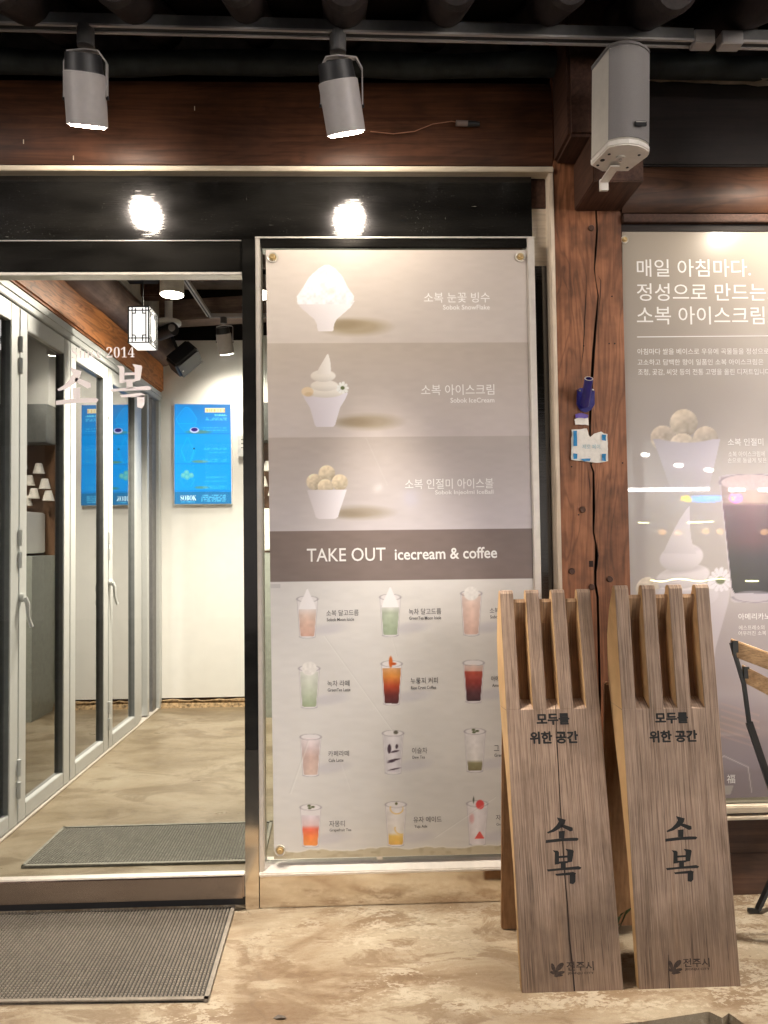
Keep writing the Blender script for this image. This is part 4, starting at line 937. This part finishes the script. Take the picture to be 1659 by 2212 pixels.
# ================================================================ folding chair at the right edge
t=thing('folding_chair','folding garden chair with wooden slats and black metal frame at the right edge','chair',(1.75,-.3,0))
YC=-.30
def q_(x,y,Y=YC): return Vector(U(x,y,Y=Y))
def flatbar(pts,w,th,name,mat,wide=(1,0,0)):
    mb=MB(); wd=Vector(wide)
    for i in range(len(pts)-1):
        p,q=Vector(pts[i]),Vector(pts[i+1]); d=(q-p).normalized(); a=(wd-d*wd.dot(d)).normalized(); b=d.cross(a)
        w0=w if not hasattr(w,'__len__') else w[i]; 
        mb.prism([p-a*w0-b*th,p+a*w0-b*th,p+a*w0+b*th,p-a*w0+b*th],q-p+d*.001)
    return mb.build(name,mat,t)
A_=q_(1580,1388); B_=q_(1607,1478); C_=q_(1618,1560); D_=q_(1650,1655); 
flatbar([A_,B_,C_],.007,.004,'back_upright',M['blackm']); flatbar([C_,D_,D_+(D_-C_)*3.6],.012,.004,'back_upright',M['blackm'])
dx=Vector((.40,-.16,-.0))
for k,(px,py) in enumerate(((1578,1380),(1602,1436))):
    a=q_(px,py); dv=Vector(q_(1659,1410 if k==0 else 1466,YC-.03))-a; dv=dv/dv.x*.42
    MB().prism([a,a+Vector((.006,.012,.002)),a+Vector((.010,.012,-.060)),a+Vector((.004,0,-.062))],dv).build('back_slat',M['slat'],t,bevel=.003)
    pb=a+Vector((.010,-.004,-.018)); MB().box(pb.x-.006,pb.x+.014,pb.y-.003,pb.y,pb.z-.030,pb.z+.012).build('slat_bracket',M['blackm'],t)
sz=.52
for k in range(5): MB().box(1.52,1.98,-.62+k*.075,-.56+k*.075,sz,sz+.018).build('seat_slat',M['slat'],t,bevel=.003)
foot=Vector(U(1632,1968,Z=.008)); up_=Vector(U(1665,1905,Y=foot.y+.02))
flatbar([foot+Vector((-.028,0,.004)),foot+Vector((.012,0,0))],.006,.007,'foot',M['blackm'],(0,1,0))
flatbar([foot+Vector((.008,0,.004)),up_,up_+(up_-foot)*4.2],.011,.006,'leg',M['blackm'],(0,1,0))
flatbar([Vector((1.98,-.55,.01)),Vector((1.55,-.35,sz))],.010,.005,'leg',M['blackm'],(0,1,0))
flatbar([Vector((1.98,-.25,.01)),Vector((1.60,-.32,sz))],.010,.005,'leg',M['blackm'],(0,1,0))

# ================================================================ interior
XW=-1.715
tag(MB().box(-4.2,-.90,3.50,3.60,.075,3.14).build('back_wall',M['white']),'white plastered back wall of the room behind the glass door','wall')
tag(MB().box(-4.2,-.90,3.52,3.60,.05,.0745).build('wall_gap',M['gap']),'rough dark gap under the white back wall','gap')
mb=MB(); r=random.Random(2); top=[(x,3.475+r.uniform(-.006,.006),.060+r.uniform(-.012,.008)) for x in np.linspace(-4.2,2.7,140)]
mb.prism([(x,y,z) for x,y,z in top]+[(2.7,3.45,-.002),(-4.2,3.45,-.002)],(0,.13,0)); tag(mb.build('wall_footing',M['soil']),'stained crumbling footing along the bottom of the white back wall','footing')
struct(MB().box(-4.2,2.8,3.60,3.70,-.1,3.8).build('outer_wall',M['beam_dark']))
tag(MB().box(2.7,2.8,.06,3.6,0,3.7).build('room_side_wall',M['white']),'plain white right hand wall of the room','wall')
struct(MB().box(-4.3,-4.2,.0,3.6,0,3.7).build('far_room_wall',plain('far room wall',(.30,.25,.20),.8)))
struct(MB().box(-4.3,2.8,.12,3.7,3.62,3.70).build('ceiling',plain('brown ceiling boards',(.26,.21,.19),.8,var=.3,nscale=6)))
tag(MB().box(XL,2.8,.10,.16,2.60,3.62).build('inner_head_wall',M['beam_dark']),'dark inner wall above the door and windows','wall')
for i,(y,z,h) in enumerate(((1.30,3.42,.16),(1.95,3.38,.18),(2.55,3.36,.17),(3.15,3.20,.17))):
    o=MB().prism([(-1.75,y,z),(2.7,y-.5,z+.10),(2.7,y-.28,z+.10),(-1.75,y+.22,z)],(0,0,h)).build('ceiling_beam',wood('ceiling beam wood',(.16,.11,.09),(.30,.21,.17),'x',.6,40,.2) if i==0 else bpy.data.materials['ceiling beam wood'],bevel=.01)
    tag(o,'%s brown ceiling beam of the room crossing above the lamps'%['nearest','second','third','farthest'][i],'beam','brown ceiling beams inside')
for i in range(9):
    x=-1.3+i*.42; tag(MB().box(x,x+.41,.16,3.5,3.585,3.615).build('ceiling_board',bpy.data.materials['brown ceiling boards'],bevel=.004),'wide dark ceiling board inside the room','board','dark ceiling boards inside')
tag(MB().box(XW-.10,XW+.03,.10,3.50,2.69,2.93).build('orange_beam',M['orange'],bevel=.012),'orange brown pine beam above the white folding doors','beam')
mb=MB(); mb.tube([(XW+.02,y,3.055+.012*math.sin(y*3)) for y in np.linspace(.12,3.49,24)],[.135+.006*math.sin(k*.8) for k in range(24)],22)
tag(mb.build('round_log',M['logwood'],smooth=True),'thick round log resting on the orange pine beam','log')
mb=MB(); mb.box(XW+.02,XW+.09,.12,3.5,3.19,3.62); tag(mb.build('plaster_band',plain('grey plaster',(.42,.39,.34),.9,var=.15,nscale=12)),'pale grey plaster band above the round log','wall')
for i,y in enumerate((1.55,1.90,2.25,2.62)):
    tag(MB().box(XW+.03,XW+.30,y,y+.13,3.24-.0*i,3.42).build('beam_stub',M['corbel'] if i%2 else M['beam_dark'],bevel=.01),'short dark beam stub, %s from the door, beside the ceiling lamp'%['first','second','third','fourth'][i],'beam','short beam stubs above the log')
# folding door
t=thing('folding_door','white framed glazed folding door along the left side of the room','door',(XW,1.8,0))
MB().box(XW-.08,XW+.012,.10,3.49,2.604,2.688).build('head_rail',M['frame'],t,bevel=.004)
MB().box(XW-.02,XW+.020,.10,3.49,2.640,2.655).build('head_lip',M['frame'],t,bevel=.002)
MB().box(XW-.09,XW+.010,.10,3.47,.001,.012).build('floor_track',M['alu'],t,bevel=.002)
ys=[-.44,.215,.873,1.527,2.19,2.872]
gk=plain('dark gasket',(.17,.18,.18),.5)
for i in range(1,5):
    a,b=ys[i]+.004,ys[i+1]-.004; x1=XW; x0=XW-.062; lf=MB()
    lf.box(x0,x1,a,a+.082,.016,2.598); lf.box(x0,x1,b-.088,b,.016,2.598); lf.box(x0,x1,a+.082,b-.088,.016,.092); lf.box(x0,x1,a+.082,b-.088,2.505,2.598)
    L_=lf.build('door_leaf',M['frame'],t,bevel=.003)
    g=MB(); g.box(x0+.004,x1-.004,a+.0825,a+.086,.095,2.503); g.box(x0+.004,x1-.004,b-.092,b-.0885,.095,2.503); g.build('gasket',gk,L_)
    MB().box(XW-.030,XW-.026,a+.083,b-.089,.093,2.504).build('glass_pane',M['glassf'],L_)
    if i in (2,4):
        for z in (.18,.29,1.32,1.43,2.30,2.41): MB().cyl((XW+.006,ys[i],z-.04),(XW+.006,ys[i],z+.04),.011,n=12).build('hinge',M['frame'],L_,bevel=.001)
        hz=1.13; MB().lathe((0,0,0),[(0,.020),(.020,.020),(.022,0)],16).build
        MB().cyl((XW,ys[i]+.02,hz),(XW+.022,ys[i]+.02,hz),.022,n=18).build('handle_rose',M['frame'],L_,bevel=.003)
        MB().tube([(XW+.024,ys[i]+.02,hz),(XW+.034,ys[i]+.022,hz-.03),(XW+.032,ys[i]+.035,hz-.10),(XW+.045,ys[i]+.045,hz-.15)],[.011,.012,.009,.010],10).build('handle',M['frame'],L_,smooth=True)
MB().box(XW-.055,XW-.005,2.878,2.93,.02,2.60).box(XW-.075,XW-.02,2.93,3.02,.02,2.60).box(XW-.05,XW+.002,3.10,3.15,.02,2.60).build('folded_leaf',M['frame'],t,bevel=.003)
MB().box(XW-.045,XW-.04,3.02,3.10,.1,2.5).build('glass_pane',M['glassf'],t)
MB().box(XW-.08,XW-.01,3.28,3.40,.0,2.60).build('side_channel',M['track'],t,bevel=.004)
MB().box(XW-.06,XW+.012,3.41,3.49,.0,2.60).build('jamb',M['frame'],t,bevel=.004)
# far-room contents behind the folding door glass
tag(MB().box(-4.1,-1.9,3.35,3.49,0,3.1).build('brown_partition',plain('brown partition',(.10,.06,.035),.7)),'dim brown partition in the dark room behind the folding door','partition')
# menu screen
t=thing('menu_screen','glowing blue menu screen on the white back wall','screen',(-1.36,3.49,2.1))
a=U(377,873,Y=3.47); b=U(500,1088,Y=3.47)
MB().box(a[0]-.006,b[0]+.006,3.472,3.499,b[2]-.006,a[2]+.006).build('housing',M['white'],t,bevel=.002)
paint_sheet('display',((377,873),(498,873),(500,1088),(377,1089)),FX(3.470),screen,.8,vcol('screen print',.3,0,emit=.85),t,amp=0,nrm=(0,-1,0))
text('\U0001D412\U0001D40E\U0001D401\U0001D40E\U0001D40A',390,1081,424,1081,11,FX(3.469),emis('screen text',(.45,.85,1.),.6),t,off=-.01)
t=thing('wall_notice','small white notice box at the right end of the back wall','notice',(-1.05,3.49,2.2))
a=U(513,938,Y=3.46); b=U(535,986,Y=3.46); MB().box(a[0],b[0],3.462,3.499,b[2],a[2]).build('sheet',plain('notice paper',(.68,.69,.70),.6),t,bevel=.003)
for k in range(3): MB().box(a[0]+.03,b[0]-.01,3.4605,3.4615,a[2]-.05-.035*k,a[2]-.042-.035*k).build('printed_line',M['track'],t)
# ceiling lamp
LENS2=emis('ceiling lamp lens',(1,.93,.80),22)
t=thing('ceiling_lamp','white cylinder ceiling lamp, lit, hanging over the inside mat','lamp',(-1.23,2.0,3.3))
MB().cyl((-1.235,2,3.04),(-1.235,2,3.60),.078,n=36).build('cylinder',plain('lamp cylinder',(.62,.58,.50),.5),t,smooth=True)
MB().cyl((-1.235,2,3.036),(-1.235,2,3.0395),.074,n=36).build('lens',LENS2,t)
def spotlamp(name,loc,tgt,e,size,par,col=(1,.90,.76),r=.06):
    l=bpy.data.lights.new(name,'SPOT'); l.energy=e; l.spot_size=R(size); l.spot_blend=.8; l.color=col; l.shadow_soft_size=r
    o=bpy.data.objects.new(name,l); COL.objects.link(o); o.parent=par; o.location=Vector(loc)-ROOT[par.name]; o.rotation_euler=(Vector(tgt)-Vector(loc)).to_track_quat('-Z','Y').to_euler()
spotlamp('ceiling_lamp_light',(-1.235,2,3.02),(-1.235,2,0),POW_IN,110,t)
# square lantern
t=thing('square_lantern','square paper lantern with dark lattice lines, brightly lit','lantern',(-1.33,1.6,2.7))
x0,x1,y0,y1,z0,z1=-1.386,-1.262,1.56,1.74,2.60,2.822
MB().box(x0+.004,x1-.004,y0+.004,y1-.004,z0,z1-.004).build('paper_shade',emis('lantern paper',(1,.94,.90),.8),t)
g=.0055; mb=MB()
for (xa,ya,dxx,dyy) in ((x0,y0,x1-x0,0),(x1,y0,0,y1-y0),(x0,y1,x1-x0,0),(x0,y0,0,y1-y0)):
    def bar(u0,u1,w0,w1):
        xa0,xb0=xa+dxx*u0,xa+dxx*u1; ya0,yb0=ya+dyy*u0,ya+dyy*u1
        mb.box(min(xa0,xb0)-(g/2 if dyy else 0),max(xa0,xb0)+(g/2 if dyy else 0),min(ya0,yb0)-(g/2 if dxx else 0),max(ya0,yb0)+(g/2 if dxx else 0),w0,w1)
    H=z1-z0; wv=g/ (abs(dxx)+abs(dyy))
    for u in (0,.17,.83,1-wv): bar(u,u+wv,z0,z1)
    for v in (0,.12,.88,1-g/H): bar(0,1,z0+H*v,z0+H*v+g)
    for u in (.33,.67):
        bar(u,u+wv,z0+H*.05,z0+H*.20); bar(u,u+wv,z0+H*.80,z0+H*.95)
    for v in (.20,.80): bar(.17,.33,z0+H*v,z0+H*v+g); bar(.67,.83,z0+H*v,z0+H*v+g)
mb.build('lattice',M['blackm'],t)
MB().cyl((-1.324,1.65,z1-.004),(-1.324,1.65,3.60),.004,n=8).build('cord',M['blackm'],t)
# camera
t=thing('security_camera','black cylindrical security camera on a white round ceiling mount','camera',(-1.46,2.8,3.05))
MB().cyl((-1.475,2.85,3.085),(-1.475,2.85,3.12),.095,n=32).build('mount_plate',M['white'],t,bevel=.006,smooth=True)
MB().cyl((-1.475,2.85,3.12),(-1.475,2.85,3.30),.03,n=16).build('mount_stem',M['white'],t)
MB().cyl((-1.56,2.88,3.02),(-1.415,2.76,3.03),.05,n=24).build('camera_body',M['black'],t,smooth=True)
MB().cyl((-1.43,2.745,3.03),(-1.42,2.728,3.03),.026,n=20).build('camera_lens',M['spkg'],t)
# black speaker
t=thing('black_speaker','black box loudspeaker tilted down from the round log','speaker',(-1.45,3.2,2.95))
o=Vector((-1.44,3.20,2.905)); ax=Vector((.62,-.25,-.55)).normalized(); bx=Vector((.62,.2,.62)); bx=(bx-ax*bx.dot(ax)).normalized(); cx_=ax.cross(bx)
mb=MB(); hh=(.075,.12,.09)
pts=[o+ax*sx*hh[0]+bx*sy*hh[1]+cx_*sz_*hh[2] for sz_ in (-1,1) for sx,sy in ((-1,-1),(1,-1),(1,1),(-1,1))]
mb.add(pts,[(0,3,2,1),(4,5,6,7),(0,1,5,4),(1,2,6,5),(2,3,7,6),(3,0,4,7)]); mb.build('cabinet',M['black'],t,bevel=.018,seg=3)
oo=o+ax*(hh[0]+.004); pts=[oo+bx*sy*hh[1]*.86+cx_*sz_*hh[2]*.86 for sy,sz_ in ((-1,-1),(1,-1),(1,1),(-1,1))]; MB().prism(pts,ax*.004).build('grille',M['canb'],t)
MB().tube([(-1.56,3.25,3.12),o-ax*.05],.014,10).build('bracket',M['black'],t)
p=o+ax*(hh[0]+.010)-bx*hh[1]*.7; MB().cyl(p,p+ax*.002,.008,n=10).build('badge',M['spkc'],t)
# inside track
t=thing('light_track','white angled light track on the ceiling inside the room','light track',(-1.1,3.0,3.2))
def ibar(p,q,name):
    p,q=Vector(p),Vector(q); d=(q-p).normalized(); s=Vector((d.y,-d.x,0))*.017
    MB().prism([p-s,p+s,p+s+Vector((0,0,.03)),p-s+Vector((0,0,.03))],q-p).build(name,M['can'],t)
    MB().prism([p-s*.35-Vector((0,0,.001)),p+s*.35-Vector((0,0,.001)),p+s*.35-Vector((0,0,.0004)),p-s*.35-Vector((0,0,.0004))],q-p).build('groove',M['trackb'],t)
ibar((-1.19,1.7,3.2),(-1.197,3.02,3.2),'rail'); ibar((-1.20,3.04,3.2),(2.2,3.04,3.2),'rail')
spot('grey inside spotlight aimed at the white back wall',-1.085,(-1.06,3.03,2.905),3.14,(-1.075,2.97,3.05),0,lamp=False,Yt=3.04,ztrack=3.195,R_=.060,lens=LENS2,grp='spotlights on the inside track',cm='can')
spotlamp('wall_washer',(-1.055,3.04,2.88),(-1.06,3.5,2.30),POW_WALL,110,[o for o in S.objects if o.name.startswith('track_spotlight')][-1])
spot('lit inside spotlight seen through the slot left of the menu poster',-.675,(-.673,2.25,3.12),3.17,(-.673,2.30,3.25),0,lamp=False,Yt=2.3,ztrack=3.3,R_=.055,lens=LENS2,grp='spotlights on the inside track')
spotlamp('room_lamp_light',(-.673,2.24,3.08),(-.6,1.2,0),POW_IN,150,[o for o in S.objects if o.name.startswith('track_spotlight')][-1])
# counter corner, mostly seen mirrored in the folding door panes
t=thing('service_counter','service corner with grey cabinets, brown alcove and white machine','counter',(0,3.5,1))
MB().box(-.898,2.7,3.50,3.60,0,3.14).build('wall_panel',plain('brown alcove board',(.16,.085,.045),.5,var=.3,nscale=8),t)
for k in range(4): MB().box(-.88+k*.42,-.47+k*.42,3.30,3.495,2.24,2.56).build('cabinet_door',plain('grey cabinet',(.16,.165,.16),.35) if k==0 else bpy.data.materials['grey cabinet'],t,bevel=.004)
MB().box(-.88,.9,3.35,3.495,2.565,3.14).build('upper_panel',M['white'],t)
MB().box(-.80,.1,3.10,3.49,1.32,1.66).build('white_machine',M['white'],t,bevel=.01); MB().box(-.72,-.60,3.093,3.099,1.42,1.52).build('display_window',M['black'],t); MB().box(-.50,-.2,3.09,3.099,1.38,1.60).build('control_panel',M['spkc'],t)
MB().box(-.88,.9,3.05,3.49,0,1.30).build('counter_front',plain('grey green counter',(.34,.36,.32),.4),t)
r=random.Random(5)
for i,(x,z) in enumerate(((-.78,1.99),(-.70,1.89),(-.83,1.86),(-.64,2.03),(-.74,1.78),(-.60,1.84),(-.86,1.76),(-.68,1.72),(-.55,1.95))):
    o=MB().cyl((x,3.40,z),(x,3.40,z+.085),.048,.026,n=18,caps=False).build('paper_cup',M['paper'],smooth=True); tag(o,'small white paper cup stacked in the brown alcove of the service corner','cup','paper cups in the alcove')

# ================================================================ across the street (seen mirrored in the posters; bright windows added as unseen fill)
YO=7.0
def Q(px,py): p=U(px,py,Y=YO); return np.array((p[0],-YO,p[2]))
t=thing('opposite_shop','dim shop building across the street with wide glazed front','building',(1,-7.4,0))
MB().box(-11,13,-7.9,-7.45,-.15,6.5).build('wall',plain('opposite wall',(.10,.085,.075),.8,var=.3,nscale=2),t)
MB().box(-11.3,13.3,-7.9,-7.1,2.95,3.05).build('awning',plain('awning',(.05,.05,.055),.7),t)
for k in range(11):
    x=-10.35+k*2.05; MB().box(x,x+1.9,-7.44,-7.42,.35,2.75).build('shop_or_fill_window',SHOPW if -5.6<x+1.9 and x<5.9 else FILLB,t)  # dim panes belong to the shop, bright outer ones are added fill
    if not (-5.6<x+1.9 and x<5.9): MB().box(x,x+1.9,-7.44,-7.42,3.4,5.6).build('upper_fill_window',FILLU,t)  # added upper panes, unseen fill light for the facade
    if k%3==0: MB().box(x,x+1.9,-7.42,-7.40,.3,.36).build('window_sill',M['canb'],t)
def tube_(name,label,pts,r,mat,cat='neon light',grp=None):
    mb=MB(); mb.tube(pts,r,8); return tag(mb.build(name,mat),label,cat,grp)
for i,(a,b) in enumerate(((1358,1530),(1575,1607),(1639,2300))):
    tube_('fluorescent_tube','white fluorescent tube under the awning across the street, %s'%['long one mirrored above the ice cream','short one beside it','far right one','left one'][i],[Q(a,1058.5),Q(b,1058.5-(b-a)*.012)],.022,TUBE,'tube light','fluorescent tubes across the street')
sg=emis('blue neon',(.0,.30,1.),13); yl=emis('yellow neon',(1.,.65,.02),13); pk=emis('pink neon',(1.,.10,.8),12); wm=emis('warm bulb',(1.,.55,.22),7); ys_=emis('yellow strip',(1.,.95,.40),45)
r=random.Random(9)
t=thing('neon_sign','neon sign across the street in yellow and blue squiggles','neon sign',Q(1510,1078))
for nm,x0,x1,m in (('yellow_neon',1472,1492,yl),('blue_neon',1495,1556,sg)):
    for j in range(4):
        pts=[Q(x0+(x1-x0)*k/ (6 if m is yl else 26),1078+r.uniform(-7,7)) for k in range(7 if m is yl else 27)]; MB().tube(pts,.017,6).build(nm,m,t)
t=thing('neon_sign','pink neon heart shapes across the street','neon sign',Q(1590,1076))
for j in range(3): MB().tube([Q(1582+j*7+6*math.cos(a),1076+(j%2)*3+8*math.sin(a)) for a in [k*2*math.pi/12 for k in range(13)]],.012,6).build('pink_neon',pk,t)
MB().tube([Q(1579,1071),Q(1583,1082),Q(1587,1071)],.014,6).build('yellow_neon',yl,t)
tube_('light_strip','thin yellow light strip across the street at counter height',[Q(1485,1128.5),Q(1540,1127)],.010,ys_,'light strip','yellow light strips'); tube_('light_strip','short yellow light strip left of the counter height strip',[Q(1378,1129),Q(1400,1129.5)],.006,ys_,'light strip','yellow light strips')
tube_('light_strip','wavy low yellow light garland across the street',[Q(1405+8*k,1253+3*math.sin(k*.6)) for k in range(21)],.007,ys_,'light strip','yellow light strips'); tube_('light_strip','short low yellow light strip right of the garland',[Q(1610,1255),Q(1637,1255)],.010,ys_,'light strip','yellow light strips')
for i,(x,y) in enumerate(((1430,1150),(1464,1152),(1555,1149),(1524,1148),(1650,1150))):
    p=Q(x,y); o=MB().lathe(p,[(0,.05),(.04,.03),(.05,0),(.03,-.03),(0,-.04)],12).build('warm_bulb',wm,smooth=True); tag(o,'dim warm bulb in the row over the counter across the street','bulb','warm bulbs across the street')
for i,(x,y) in enumerate(((1390,982),(1396,983),(1462,1005),(1469,1006),(1527,1015),(1534,1016))):
    p=Q(x,y); o=MB().lathe(p,[(0,.03),(.035,.02),(.04,0),(.03,-.02),(0,-.03)],12).build('twin_spot',DOWN,smooth=True); tag(o,'small bright ceiling spotlight in a pair across the street','spotlight','paired spotlights across the street')
p=Q(886,1080); o=MB().box(p[0]-.06,p[0]+.06,p[1]-.02,p[1]+.02,p[2]-.10,p[2]+.10).build('blue_light',emis('pale blue light',(.35,.5,1.),5)); tag(o,'small pale blue lit sign across the street','sign')
p=Q(822,1052); o=MB().lathe(p,[(0,.03),(.03,0),(0,-.03)],10).build('small_lamp',DOWN); tag(o,'small round lamp, left of the pale blue sign across the street','lamp')
